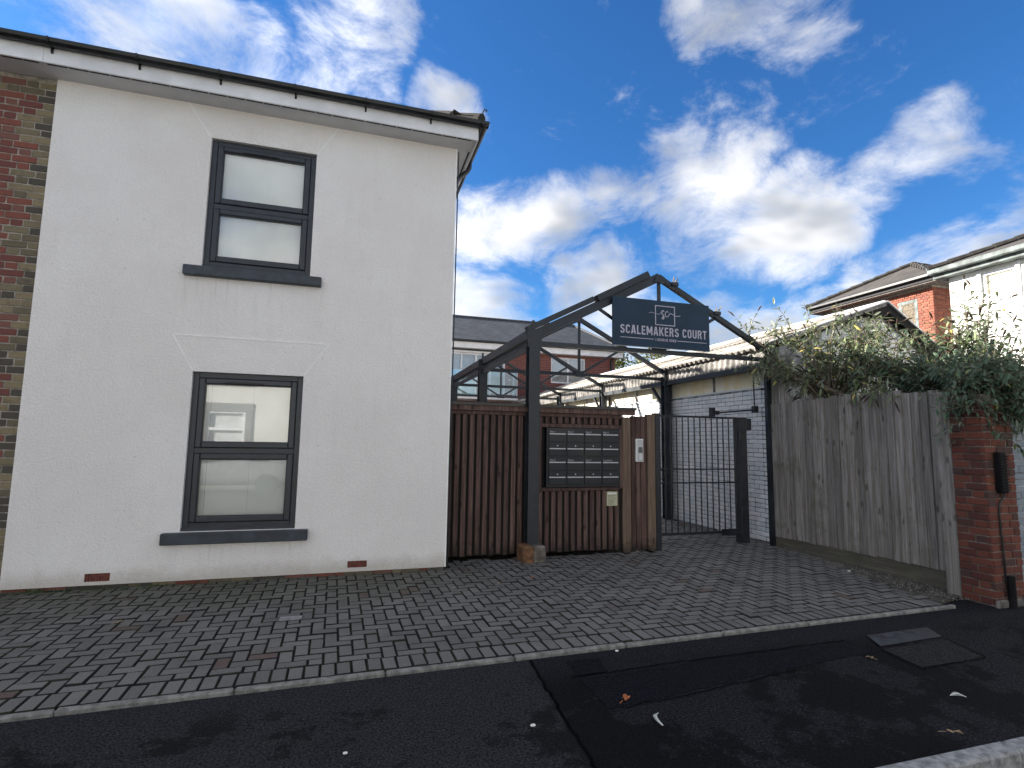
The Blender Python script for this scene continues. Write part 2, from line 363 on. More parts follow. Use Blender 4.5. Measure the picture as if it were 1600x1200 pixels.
def m_asbestos():
    mt, t, b = new_mat('weathered_corrugated_sheet'); gi = t.new('ShaderNodeNewGeometry').outputs['Position']
    n = t.noise(t.vmath('MULTIPLY', gi, (.8, 5, .8)), 1.6, 6, .68); n2 = t.noise(gi, 3.0, 6, .7)
    k = t.mix(t.ramp(n, .35, .7), (.44, .42, .385), (.24, .20, .165))
    k = t.mix(t.math('MULTIPLY', t.ramp(n2, .50, .66), .8), k, (.085, .065, .048))
    setb(t, b, 'Base Color', k); b.inputs['Roughness'].default_value = .9; bump(t, b, t.noise(gi, 70, 4, .7), .4, .006)
    return mt
M['asb'] = m_asbestos()
M['asbd'] = plain('grimy_corrugated_fascia', (.24, .23, .22), .9, var=.4, scale=7, bs=.3)
def m_panel():
    mt, t, b = new_mat('yellowed_clerestory_sheet'); gi = t.new('ShaderNodeNewGeometry').outputs['Position']
    n = t.noise(t.vmath('MULTIPLY', gi, (1, 1.4, .5)), 2.4, 6, .65)
    setb(t, b, 'Base Color', t.mix(t.ramp(n, .35, .65), (.80, .77, .68), (.72, .62, .38))); b.inputs['Roughness'].default_value = .6
    return mt
M['clere'] = m_panel()
M['whitewall'] = plain('white_house_render', (.76, .75, .72), .9, var=.06, scale=3, bs=.2)
M['lead'] = plain('grey_green_gutter', (.12, .145, .145), .7, var=.4, scale=6)
M['cream'] = plain('cream_render', (.62, .62, .58), .9, var=.05, scale=2)
M['greyband'] = plain('grey_surround', (.16, .16, .16), .9, var=.1)
M['carpaint'] = plain('silver_car_paint', (.26, .27, .28), .25, .5, var=.05)
M['tyre'] = plain('tyre_rubber', (.012, .012, .012), .85)
M['dullglass'] = m_glass('dull_window_glass', k=.9, add=.02)
M['balglass'] = m_glass('balcony_glass', (.86, .94, .93), .6, .02)
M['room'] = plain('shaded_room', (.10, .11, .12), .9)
M['curtain'] = plain('net_curtain', (.55, .57, .58), .9, var=.1, scale=3)

# ------------------------------------------------------------------ mesh helpers
class MB:
    def __init__(s): s.v = []; s.f = []; s.mi = []
    def poly(s, pts, mi=0):
        n = len(s.v); s.v += [tuple(p) for p in pts]; s.f.append(tuple(range(n, n+len(pts)))); s.mi.append(mi); return s
    def add(s, vs, fs, mi=0):
        n = len(s.v); s.v += [tuple(p) for p in vs]; s.f += [tuple(i+n for i in f) for f in fs]; s.mi += [mi]*len(fs); return s
    def box(s, x0, x1, y0, y1, z0, z1, c=0.0, mi=0, fn=None):
        vs, fs = cboxdata(x0, x1, y0, y1, z0, z1, c)
        if fn: vs = [fn(p) for p in vs]
        return s.add(vs, fs, mi)
    def beam(s, p, q, w, h, side=None, c=0.0, mi=0):
        """a bar from p to q; w across side, h across the third axis"""
        p = Vector(p); q = Vector(q); d = q-p; L = d.length; d.normalize()
        sd = Vector(side) if side else (Vector((0, 0, 1)).cross(d) if abs(d.z) < .99 else Vector((1, 0, 0)))
        sd = (sd - d*sd.dot(d)).normalized(); up = d.cross(sd)
        return s.box(0, L, -w/2, w/2, -h/2, h/2, c, mi, lambda a: p + d*a[0] + sd*a[1] + up*a[2])
    def tube(s, pts, rad, n=8, cap=True, mi=0):
        pts = [Vector(p) for p in pts]; rs = rad if isinstance(rad, (list, tuple)) else [rad]*len(pts)
        base = len(s.v); prev = None
        for i, p in enumerate(pts):
            d = (pts[min(i+1, len(pts)-1)] - pts[max(i-1, 0)])
            if d.length < 1e-9: d = Vector((0, 0, 1))
            d.normalize()
            if prev is None: a = d.orthogonal().normalized()
            else:
                a = prev - d*prev.dot(d)
                a = a.normalized() if a.length > 1e-6 else d.orthogonal().normalized()
            prev = a; b = d.cross(a)
            for k in range(n):
                t = 2*math.pi*k/n; s.v.append(tuple(p + (a*math.cos(t) + b*math.sin(t))*rs[i]))
        for i in range(len(pts)-1):
            for k in range(n):
                k2 = (k+1) % n
                s.f.append((base+i*n+k, base+i*n+k2, base+(i+1)*n+k2, base+(i+1)*n+k)); s.mi.append(mi)
        if cap:
            s.f.append(tuple(base+k for k in reversed(range(n)))); s.mi.append(mi)
            e = base+(len(pts)-1)*n; s.f.append(tuple(e+k for k in range(n))); s.mi.append(mi)
        return s
    def extrude(s, prof, p, q, ax, ay, mi=0):
        """closed profile (list of 2-d points in ax, ay) swept from p to q"""
        p = Vector(p); q = Vector(q); ax = Vector(ax); ay = Vector(ay); n = len(prof)
        vs = [p + ax*a + ay*b for a, b in prof] + [q + ax*a + ay*b for a, b in prof]
        fs = [(i, (i+1) % n, n+(i+1) % n, n+i) for i in range(n)] + [tuple(reversed(range(n))), tuple(range(n, 2*n))]
        return s.add(vs, fs, mi)
    def mesh(s, name, mats):
        me = bpy.data.meshes.new(name); me.from_pydata(s.v, [], s.f)
        for mt in (mats if isinstance(mats, (list, tuple)) else [mats]): me.materials.append(mt)
        if any(s.mi): me.polygons.foreach_set('material_index', s.mi)
        me.update()
        return me
    def build(s, name, mats, parent=None, smooth=False):
        me = s.mesh(name, mats)
        if smooth: me.polygons.foreach_set('use_smooth', [True]*len(me.polygons))
        return link(bpy.data.objects.new(name, me), parent)
def cboxdata(x0, x1, y0, y1, z0, z1, c=0.0):
    if c <= 0:
        vs = [(x, y, z) for x in (x0, x1) for y in (y0, y1) for z in (z0, z1)]
        return vs, [(0, 1, 3, 2), (4, 6, 7, 5), (0, 4, 5, 1), (2, 3, 7, 6), (0, 2, 6, 4), (1, 5, 7, 3)]
    c = min(c, (x1-x0)*.45, (y1-y0)*.45, (z1-z0)*.45)
    vs = []; idx = {}
    X = (x0, x1); Y = (y0, y1); Z = (z0, z1)
    for i in (0, 1):
        for j in (0, 1):
            for k in (0, 1):
                sx = 1 if i == 0 else -1; sy = 1 if j == 0 else -1; sz = 1 if k == 0 else -1
                idx[i, j, k, 0] = len(vs); vs.append((X[i], Y[j]+sy*c, Z[k]+sz*c))
                idx[i, j, k, 1] = len(vs); vs.append((X[i]+sx*c, Y[j], Z[k]+sz*c))
                idx[i, j, k, 2] = len(vs); vs.append((X[i]+sx*c, Y[j]+sy*c, Z[k]))
    fs = []
    q = [(0, 0), (1, 0), (1, 1), (0, 1)]
    for i in (0, 1):
        f = [idx[i, a, b, 0] for a, b in q]; fs.append(tuple(f if i else reversed(f)))
        f = [idx[a, i, b, 1] for a, b in q]; fs.append(tuple(reversed(f) if i else f))
        f = [idx[a, b, i, 2] for a, b in q]; fs.append(tuple(f if i else reversed(f)))
    for a in (0, 1):
        for b in (0, 1):
            f = [idx[0, a, b, 1], idx[1, a, b, 1], idx[1, a, b, 2], idx[0, a, b, 2]]; fs.append(tuple(f if (a != b) == True else reversed(f)) if False else tuple(f))
            f = [idx[a, 0, b, 0], idx[a, 1, b, 0], idx[a, 1, b, 2], idx[a, 0, b, 2]]; fs.append(tuple(f))
            f = [idx[a, b, 0, 0], idx[a, b, 1, 0], idx[a, b, 1, 1], idx[a, b, 0, 1]]; fs.append(tuple(f))
    for i in (0, 1):
        for j in (0, 1):
            for k in (0, 1): fs.append((idx[i, j, k, 0], idx[i, j, k, 1], idx[i, j, k, 2]))
    ctr = Vector(((x0+x1)/2, (y0+y1)/2, (z0+z1)/2)); out = []
    for f in fs:                                    # turn every face outwards
        p = [Vector(vs[i]) for i in f]; nrm = (p[1]-p[0]).cross(p[2]-p[0])
        mid = sum(p, Vector())/len(p)
        out.append(f if nrm.dot(mid-ctr) > 0 else tuple(reversed(f)))
    return vs, out
def link(o, parent=None):
    col.objects.link(o)
    if parent is not None:
        o.parent = parent
        off = parent.location if parent.parent is None else Vector()   # parts themselves sit at the world origin
        o.matrix_parent_inverse = Matrix.Translation(-off)
    return o
def tag(o, label=None, cat=None, group=None, kind=None):
    if label: o['label'] = label
    if cat: o['category'] = cat
    if group: o['group'] = group
    if kind: o['kind'] = kind
    return o
def thing(name, loc, label, cat, group=None):
    o = bpy.data.objects.new(name, None); o.empty_display_size = .2; col.objects.link(o); o.location = loc
    return tag(o, label, cat, group)
def bx(name, mt, parent, x0, x1, y0, y1, z0, z1, c=0.0):
    return MB().box(x0, x1, y0, y1, z0, z1, c).build(name, mt, parent)
def inst(name, me, parent, mw):
    """a piece that shares its mesh, placed by a world matrix"""
    o = bpy.data.objects.new(name, me); col.objects.link(o)
    if parent is not None:
        o.parent = parent
        off = parent.location if parent.parent is None else Vector()   # parts themselves sit at the world origin
        o.matrix_parent_inverse = Matrix.Translation(-off)
    o.matrix_basis = mw
    return o
def pix(p):
    d = Vector(p)-CAM; z = d.dot(FWD)
    if z < .2: return None
    return 800+FPX*d.dot(RGT)/z, 600-FPX*d.dot(UPV)/z, z
def shown(p, mar=25):
    q = pix(p)
    return q is not None and -mar < q[0] < 1600+mar and -mar < q[1] < 1200+mar
def text_mesh(s, size, sx=1.0, weight=0.0, depth=.002, align='LEFT', spacing=1.0):
    cu = bpy.data.curves.new('text', 'FONT'); cu.body = s; cu.size = size; cu.extrude = depth; cu.offset = weight; cu.align_x = align; cu.space_character = spacing
    cu.resolution_u = 3
    ob = bpy.data.objects.new('text', cu); col.objects.link(ob)
    dg = bpy.context.evaluated_depsgraph_get()
    me = bpy.data.meshes.new_from_object(ob.evaluated_get(dg)); bpy.data.objects.remove(ob); bpy.data.curves.remove(cu)
    for v in me.vertices: v.co.x *= sx
    return me
def put_text(name, s, mt, parent, x, y, z, size, sx=1.0, weight=0.0, width=None, align='LEFT', height=None, spacing=1.0, depth=.002):
    me = text_mesh(s, size, sx, weight, depth, align, spacing)
    xs = [v.co.x for v in me.vertices]; ys = [v.co.y for v in me.vertices]
    kx = width/(max(xs)-min(xs)) if width else 1.0; kz = height/(max(ys)-min(ys)) if height else 1.0
    for v in me.vertices:
        a, b, c = v.co
        v.co = (x + (a-min(xs))*kx, y - c, z + (b-min(ys) if height else b)*kz)
    me.materials.clear(); me.materials.append(mt)
    return link(bpy.data.objects.new(name, me), parent)

# bricks ------------------------------------------------------------
def brick_mesh(name, l, h, d, mt, seed):
    r = random.Random(seed); vs, fs = cboxdata(-l/2, l/2, 0, d, -h/2, h/2, .006)
    vs = [(a+r.uniform(-.0018, .0018), b+r.uniform(-.0012, .0012), c+r.uniform(-.0018, .0018)) for a, b, c in vs]
    return MB().add(vs, fs).mesh(name, mt)
def brick_panel(parent, o, u, nrm, L, H, pick, bl=.215, bh=.065, j=.010, bond='flemish', limit=300, skip=None, tag_='b', jit=.004, seed=1, ends=True, piece='brick'):
    """lay bricks on the plane through o spanned by u and z; nrm points out of the wall.
    pick(a, z, course) gives the material key (or None for no brick)."""
    r = random.Random(seed); o = Vector(o); u = Vector(u).normalized(); nrm = Vector(nrm).normalized()
    cache = {}; items = []; ch = bh+j; nc = int(H/ch)
    hl = (bl-j)/2
    for c in range(nc):
        a = 0.0; z = (c+.5)*ch
        seq = 0
        first = True
        while a < L-.03:
            if bond == 'flemish': ln = (hl if (seq+c) % 2 else bl)
            elif bond == 'english': ln = hl if (c % 4 == 3) else bl
            else: ln = bl
            if first and ((bond == 'stretcher' and c % 2) or (bond == 'flemish' and c % 2 == 0) or (bond == 'english' and c % 2 == 0)):
                ln = {'stretcher': hl, 'flemish': bl*.75, 'english': hl}[bond]
            first = False
            ln = min(ln, L-a)
            if ln > .04:
                k = pick(a+ln/2, z, c)
                if k: items.append((a+ln/2, z, round(ln, 3), k))
            a += ln+j; seq += 1
    lst = []
    for a, z, ln, k in items:
        p = o+u*a+Vector((0, 0, z))
        q = pix(p); s = (1/q[2]**2 if q and shown(p) else -1)
        lst.append((s, a, z, ln, k))
    lst.sort(key=lambda t: -t[0])
    rest = {}
    rot = Matrix((u, -nrm, Vector((0, 0, 1)))).transposed()
    for i, (s, a, z, ln, k) in enumerate(lst):
        key = (ln, k, r.randrange(3))
        if key not in cache: cache[key] = brick_mesh(piece, ln, bh, .05, M[k], hash((ln, key[2])) % 9999)
        p = o+u*a+Vector((0, 0, z))+nrm*r.uniform(.004, .004+jit)
        mw = rot.to_4x4() @ Matrix.Rotation(r.uniform(-.006, .006), 4, 'Y') @ Matrix.Rotation(r.uniform(-.008, .008), 4, 'Z'); mw.translation = p
        if i < limit and s > 0: inst(piece, cache[key], parent, mw)
        else:
            mb = rest.setdefault(k, MB()); me = cache[key]
            mb.add([mw @ v.co for v in me.vertices], [tuple(f.vertices) for f in me.polygons])
    for k, mb in rest.items():
        tag(mb.build(piece+'s_beyond', M[k], parent), kind='stuff')

def wall_holes(mb, x0, x1, z0, z1, y, holes, depth, flip=False):
    """front face at y with rectangular holes and reveals running back by depth"""
    xs = sorted({x0, x1, *[h[0] for h in holes], *[h[1] for h in holes]}); zs = sorted({z0, z1, *[h[2] for h in holes], *[h[3] for h in holes]})
    for i in range(len(xs)-1):
        for k in range(len(zs)-1):
            cx = (xs[i]+xs[i+1])/2; cz = (zs[k]+zs[k+1])/2
            if any(h[0] < cx < h[1] and h[2] < cz < h[3] for h in holes): continue
            mb.poly([(xs[i], y, zs[k]), (xs[i+1], y, zs[k]), (xs[i+1], y, zs[k+1]), (xs[i], y, zs[k+1])])
    for a, b, c, d in holes:
        mb.poly([(a, y, c), (a, y, d), (a, y+depth, d), (a, y+depth, c)]); mb.poly([(b, y, d), (b, y, c), (b, y+depth, c), (b, y+depth, d)])
        mb.poly([(a, y, d), (b, y, d), (b, y+depth, d), (a, y+depth, d)]); mb.poly([(a, y, c), (a, y+depth, c), (b, y+depth, c), (b, y, c)])

# =================================================================== GROUND
KA = Vector((0, 3.872, 0)); KD = Vector((1, .0265, 0)).normalized(); KN = Vector((-KD.y, KD.x, 0))   # paving edge line
def kp(a, b, z=0.0): p = KA+KD*a+KN*b; return Vector((p.x, p.y, z))
g = MB(); g.poly([(-300, -300, -.14), (300, -300, -.14), (300, 400, -.14), (-300, 400, -.14)])
tag(g.build('ground', M['soil']), kind='structure')
tag(MB().box(-60, 60, -6.2, 2.055, -.20, -.115).build('road', M['road']), kind='structure')
tarmac = bpy.data.objects.new('pavement', None); col.objects.link(tarmac); tag(tarmac, kind='structure')
def poly_slab(name, pts, z, th, mt, parent):
    n = len(pts); vs = [(p[0], p[1], z) for p in pts]+[(p[0], p[1], z-th) for p in pts]
    fs = [tuple(range(n)), tuple(reversed(range(n, 2*n)))]+[(i, n+i, n+(i+1) % n, (i+1) % n) for i in range(n)]
    return MB().add(vs, fs).build(name, mt, parent)
TZ = -.028
# left part and right part of the footway meet along a sealed seam
seamx = lambda y: 1.317+(y-3.791)*.077
e0 = kp(-14, -.052); e1 = kp(1.32, -.052); e2 = kp(5.85, -.052)
poly_slab('tarmac_surface', [(-14, 2.17), (seamx(2.17), 2.17), (seamx(3.82), e1.y), (e0.x, e0.y)], TZ, .08, M['asph'], tarmac)
poly_slab('tarmac_surface', [(seamx(2.17)+.006, 2.17), (14, 2.17), (14, 4.3), (6.2, 4.3), (5.75, 4.10), (e2.x-.1, e2.y+.03), (e2.x, e2.y), (seamx(3.82)+.006, e1.y)], TZ, .08, M['asph2'], tarmac)
def strip(name, pts, wdt, z, mt, parent, th=.003, jig=.006):
    mb = MB(); r = random.Random(len(pts)*7+int(pts[0][0]*10)); P = []
    for i in range(len(pts)-1):
        a = Vector((*pts[i], 0)); b = Vector((*pts[i+1], 0)); n = max(2, int((b-a).length/.05))
        P += [a.lerp(b, k/n) for k in range(n)]
    P.append(Vector((*pts[-1], 0)))
    for i in range(len(P)-1):
        d = (P[i+1]-P[i]).normalized(); nr = Vector((-d.y, d.x, 0))
        P[i] = P[i]+nr*r.uniform(-jig, jig)
    for i in range(len(P)-1):
        d = (P[i+1]-P[i]).normalized(); nr = Vector((-d.y, d.x, 0))*wdt/2
        a, b = P[i]-d*.003, P[i+1]+d*.003
        mb.poly([(a-nr)+Vector((0, 0, z)), (b-nr)+Vector((0, 0, z)), (b+nr)+Vector((0, 0, z)), (a+nr)+Vector((0, 0, z))])
    return mb.build(name, mt, parent)
strip('sealed_seam', [(seamx(2.2), 2.2), (seamx(3.8), 3.84)], .020, TZ+.004, M['seal'], tarmac, jig=.010)
def ragged(pts, amp, seed, step=.06):
    r = random.Random(seed); out = []
    for i in range(len(pts)):
        a = Vector(pts[i]); b = Vector(pts[(i+1) % len(pts)]); n = max(1, int((b-a).length/step))
        for k in range(n):
            p = a.lerp(b, k/n); out.append((p.x+r.uniform(-amp, amp), p.y+r.uniform(-amp, amp)))
    return out
# a band of older trench reinstatement, a fresh square, a smooth grey square by the cover
poly_slab('trench_reinstatement', ragged([(1.55, 3.46), (2.4, 3.50), (3.95, 3.53), (4.0, 3.32), (3.1, 3.24), (2.0, 3.10), (1.55, 3.05)], .012, 3), TZ+.004, .01, M['asph3'], tarmac)
strip('bitumen_line', [(1.50, 3.49), (2.4, 3.53), (3.95, 3.56)], .012, TZ+.008, M['seal'], tarmac, jig=.010)
strip('bitumen_line', [(1.62, 3.03), (2.1, 3.07), (3.1, 3.20)], .010, TZ+.008, M['seal'], tarmac, jig=.010)
poly_slab('fresh_patch', ragged([(1.572, 3.749), (1.829, 3.755), (1.786, 3.51), (1.556, 3.50)], .006, 4), TZ+.005, .01, M['asph3'], tarmac)
poly_slab('grey_patch', ragged([(4.073, 3.331), (4.80, 3.37), (4.676, 3.019), (4.018, 2.997)], .005, 5), TZ+.006, .01, M['asph4'], tarmac)
strip('bitumen_line', [(4.05, 3.34), (4.0, 2.985), (4.69, 3.005), (4.82, 3.38)], .010, TZ+.009, M['seal'], tarmac, jig=.010)
strip('chalky_crack', [(4.15, 2.96), (4.20, 2.78), (4.17, 2.70)], .010, TZ+.009, M['asph4'], tarmac, jig=.004)
strip('chalky_crack', [(5.05, 3.08), (5.6, 3.18)], .012, TZ+.009, M['asph4'], tarmac, jig=.004)
strip('chalky_crack', [(5.05, 3.00), (5.6, 3.07)], .012, TZ+.009, M['asph4'], tarmac, jig=.004)
# manhole cover in the tarmac
cov_ = thing('access_cover', (4.55, 3.5, TZ), 'flat rectangular iron access cover set in the dark tarmac near the brick pier', 'access cover')
cpts = [(4.10, 3.385), (4.86, 3.425), (4.975, 3.632), (4.22, 3.610)]
poly_slab('cover_frame', cpts, TZ+.003, .02, M['seal'], cov_)
cc = Vector((sum(p[0] for p in cpts)/4, sum(p[1] for p in cpts)/4))
poly_slab('cover_plate', [tuple(cc+(Vector(p)-cc)*.955) for p in cpts], TZ+.006, .02, M['iron'], cov_)
# kerb to the road
kerb = bpy.data.objects.new('kerb', None); col.objects.link(kerb); tag(kerb, kind='structure')
xk = 3.437-.915*16
for i in range(34):
    a = xk+i*.915
    if a < -8 or a > 14: continue
    mb = MB().box(a+.003, a+.911, 2.062, 2.167, -.24, -.012, .012); mb.build('kerb_stone', M['kerb'], kerb)
# concrete edging of the paving
edg = bpy.data.objects.new('paving_edging', None); col.objects.link(edg); tag(edg, kind='structure')
a = -5.19
while a < 5.8:
    L = .915 if a < 4.9 else 5.85-a
    mb = MB().box(a+.003, a+L-.003, -.050, -.002, -.15, .002+random.uniform(-.004, .004), .010, fn=lambda p: kp(p[0], p[1], p[2])); mb.build('edging_stone', M['edging'], edg)
    a += .915
# paving of herringbone blocks
pav = bpy.data.objects.new('block_paving', None); col.objects.link(pav); tag(pav, kind='structure')
poly_slab('joint_sand', [tuple(kp(-6, 0).xy), tuple(kp(5.5, 0).xy), (5.85, 4.3), (6.45, 7.0), (6.8, 7.1), (6.8, 16), (1.2, 16), (1.2, 6.7), (-6, 6.7)], -.026, .1, M['joint'], pav)
def paver_me(lx, ly, seed):
    r = random.Random(seed); c = .0062; h = .04; mb = MB()
    def j(): return r.uniform(-.0015, .0015)
    b = [(-lx/2, -ly/2), (lx/2, -ly/2), (lx/2, ly/2), (-lx/2, ly/2)]
    t = [(-lx/2+c, -ly/2+c), (lx/2-c, -ly/2+c), (lx/2-c, ly/2-c), (-lx/2+c, ly/2-c)]
    vs = [(x+j(), y+j(), -h) for x, y in b]+[(x+j(), y+j(), -c) for x, y in b]+[(x+j(), y+j(), j()*.6) for x, y in t]
    fs = [(8, 9, 10, 11)]
    for k in range(4):
        k2 = (k+1) % 4; fs += [(k, k2, 4+k2, 4+k), (4+k, 4+k2, 8+k2, 8+k)]
    mb = MB().add(vs, fs); mb.mi = [0]+[1, 1]*4
    return mb.mesh('paver', [M['paver'], M['joint']])
PM = {}
def pmesh(lx, ly):
    key = (round(lx, 3), round(ly, 3), random.randrange(3))
    if key not in PM: PM[key] = paver_me(lx, ly, hash(key) % 999)
    return PM[key]
def paved(p):
    x, y = p.x, p.y
    if y < 6.62: 
        if x < -6: return False
        return x < 5.70+(y-4.0)*.29 if y < 6.9 else x < 6.42
    if x < 1.25: return False
    if y < 7.02: return x < 6.40
    if y > 12: return False
    return 4.30 < x < 6.54
pl = []
U = .1015; J = .0070
kk = 0
a = -5.6
while a < 5.75:                                  # soldier course along the edging
    pl.append((a+U/2, .102, U-J, .2-J)); a += U
b0 = .205
for i in range(-58, 72):
    if (i+1) % 4 == 3: pl.append((i*U+U/2, b0+U/2, U-J, U-J))
for i in range(-58, 72):
    for jx in range(0, 82):
        q = (i-jx) % 4
        if q == 0: pl.append((i*U+U, b0+jx*U+U/2, 2*U-J, U-J))
        elif q == 3: pl.append((i*U+U/2, b0+jx*U+U, U-J, 2*U-J))
ang = math.atan2(KD.y, KD.x); lst = []
for (a, b, lx, ly) in pl:
    p = kp(a, b)
    if not paved(p): continue
    q = pix(p); lst.append(((1/q[2]**2*abs(CAM.z)/q[2]) if q and shown(p, 0) else -1, p, lx, ly))
lst.sort(key=lambda t: -t[0])
rest = MB()
for i, (s, p, lx, ly) in enumerate(lst):
    me = pmesh(lx, ly)
    mw = Matrix.Translation((p.x, p.y, random.gauss(0, .0022))) @ Matrix.Rotation(ang+random.gauss(0, .010), 4, 'Z') @ Matrix.Rotation(random.gauss(0, .007), 4, 'X') @ Matrix.Rotation(random.gauss(0, .007), 4, 'Y')
    if i < 300 and s > 0: inst('paver', me, pav, mw)
    else:
        rest.add([mw @ v.co for v in me.vertices], [tuple(f.vertices) for f in me.polygons]); rest.mi[-9:] = [0]+[1, 1]*4
tag(rest.build('pavers_beyond', [M['paver'], M['joint']], pav), kind='stuff')
dm = thing('drain_marker', (-.415, 5.14, 0), 'small grey metal marker plate set flush among the paving blocks below the lower window', 'marker plate')
bx('plate', M['kerb'], dm, -.51, -.33, 5.085, 5.185, -.02, .006, .003); bx('plate_rim', M['iron'], dm, -.52, -.32, 5.075, 5.195, -.02, .003)

# =================================================================== WHITE RENDERED HOUSE
YF = 6.571; XL, XR, ZT = -3.195, 1.175, 5.372
house = thing('rendered_house', (-1, YF, 0), 'white rendered house with two dark grey framed windows, one above the other', 'house')
HU = (-1.684, -.542, 3.445, 4.982); HL = (-1.687, -.548, .540, 2.264)
AB = [(-2.507, -2.285, .068, .150), (.038, .255, .078, .154)]
mb = MB(); wall_holes(mb, XL, XR, .035, ZT+.1, YF, [HU, HL]+AB, .115)
mb.poly([(XR, YF, .035), (XR, 13.6, .035), (XR, 13.6, ZT+.1), (XR, YF, ZT+.1)])
mb.poly([(XL, YF, .035), (XL, YF, ZT+.1), (XL, YF+.05, ZT+.1), (XL, YF+.05, .035)])
mb.poly([(XR, 13.6, .035), (XL, 13.6, .035), (XL, 13.6, ZT+.1), (XR, 13.6, ZT+.1)])
mb.poly([(XL, YF, .035), (XL, YF+.06, .035), (XR, YF+.06, .035), (XR, YF, .035)])
wall = mb.build('wall', M['render'], house)
bx('corner_bead', M['bead'], house, XR-.012, XR+.002, YF-.003, YF+.012, .035, ZT)
# brick plinth below the render
pl_ = bx('plinth', M['mortard'], house, XL, XR-.02, YF+.03, YF+.2, -.05, .034)
a = XL
while a < XR-.25:
    L = random.choice((.215, .215, .105)); MB().box(a+.004, a+L-.004, YF+.014+random.uniform(0, .01), YF+.06, -.045, .029+random.uniform(-.004, .002), .005).build('brick', M['buffbrick'] if random.random() < .7 else M['redbrick'], pl_); a += L
# hard lines of the render stop beads around the lintels
def line_bead(p, q): MB().beam((p[0], YF-.002, p[1]), (q[0], YF-.002, q[1]), .007, .009, side=(0, 1, 0)).build('render_bead', M['bead'], house)
line_bead((-1.908, 2.662), (-.281, 2.655)); line_bead((-1.908, 2.662), (-1.690, 2.275)); line_bead((-.281, 2.655), (-.545, 2.270))
line_bead((-1.946, 5.36), (-1.690, 4.985)); line_bead((-.304, 5.36), (-.540, 4.985))
for (a, b, c, d) in AB:
    ab = bx('air_brick', M['terra'], house, a+.002, b-.002, YF+.02, YF+.06, c+.002, d-.002)
    for i in range(10):
        MB().box(a+(b-a)*i/9.4, a+(b-a)*i/9.4+.008, YF+.006, YF+.021, c+.003, d-.003, .002).build('bar', M['terra'], ab)
    for k in range(4):
        MB().box(a+.003, b-.003, YF+.009, YF+.022, c+(d-c)*k/3.25+.001, c+(d-c)*k/3.25+.010, .002).build('bar', M['terra'], ab)
def window(hole, zmid, vent_w):
    a, b, c, d = hole; yo = YF+.045; fw = .062
    mb = MB()
    mb.box(a, a+fw, yo, yo+.07, c, d, .004).box(b-fw, b, yo, yo+.07, c, d, .004).box(a+fw, b-fw, yo+.001, yo+.069, d-fw, d, .004).box(a+fw, b-fw, yo+.001, yo+.069, c, c+.085, .004).box(a+fw, b-fw, yo+.002, yo+.068, zmid-.03, zmid+.03, .004)
    fr = mb.build('window', M['anth'], house)
    for z0, z1 in ((c+.087, zmid-.032), (zmid+.032, d-fw-.002)):
        x0, x1 = a+fw+.003, b-fw-.003; s = .062; yy = yo-.014
        mb = MB()
        for (p0, p1, q0, q1) in ((x0, x0+s, z0, z1), (x1-s, x1, z0, z1), (x0+s, x1-s, z0, z0+s), (x0+s, x1-s, z1-s, z1)):
            mb.box(p0, p1, yy, yy+.06, q0, q1, .009)
        mb.build('sash', M['anth'], fr)
        bead = MB()
        for (p0, p1, q0, q1) in ((x0+s, x0+s+.008, z0+s, z1-s), (x1-s-.008, x1-s, z0+s, z1-s), (x0+s+.008, x1-s-.008, z0+s, z0+s+.008), (x0+s+.008, x1-s-.008, z1-s-.008, z1-s)):
            bead.box(p0, p1, yy+.014, yy+.045, q0, q1)
        bead.build('glazing_gasket', M['black'], fr)
        MB().poly([(x0+s, yy+.032, z0+s), (x1-s, yy+.032, z0+s), (x1-s, yy+.032, z1-s), (x0+s, yy+.032, z1-s)]).build('pane', M['glass'], fr)
    tv = MB().box((a+b)/2-.05-vent_w/2, (a+b)/2-.05+vent_w/2, yo-.026, yo-.010, d-fw-.058, d-fw-.040, .005); tv.build('trickle_vent', M['black'], fr)
    return fr
fu = window(HU, 4.19, .40); fl = window(HL, 1.40, .42)
for hole, fr, zs, zb in ((HU, fu, 3.442, 3.330), (HL, fl, .534, .414)):
    bx('sill', M['sillp'], fr, -1.850, -.408, YF-.075, YF+.05, zb, zs, .008)
    bx('sub_sill', M['anth'], fr, hole[0], hole[1], YF+.012, YF+.05, zs+.002, zs+.040, .005)
# blinds behind the glass
def blind(hole, fr, folds):
    a, b, c, d = hole; mb = MB(); n = 48; y = YF+.105
    xs = [a+.03+(b-a-.06)*i/n for i in range(n+1)]
    f = lambda x: .010*math.sin((x-a)*folds)+.004*math.sin((x-a)*folds*2.7+1)
    vs = [(x, y+f(x), c+.05) for x in xs]+[(x, y+f(x)*.6, d-.03) for x in xs]
    mb.add(vs, [(i, i+1, n+2+i, n+1+i) for i in range(n)]); mb.build('blind', M['blind'], fr, True)
blind(HU, fu, 14); 
a, b, c, d = HL
for i, (f0, f1) in enumerate(((0, .14), (.14, .54), (.54, 1))):   # the lower blind hangs in three lengths
    x0 = a+.03+(b-a-.06)*f0; x1 = a+.03+(b-a-.06)*f1
    bx('blind', M['blind'], fl, x0+.0012, x1-.0012, YF+.105+(i % 2)*.004, YF+.108+(i % 2)*.004, c+.05, d-.03)
for hole, fr in ((HU, fu), (HL, fl)):
    a, b, c, d = hole; bx('room_lining', M['room'], fr, a-.3, b+.3, YF+.35, YF+.37, c-.2, d+.2)
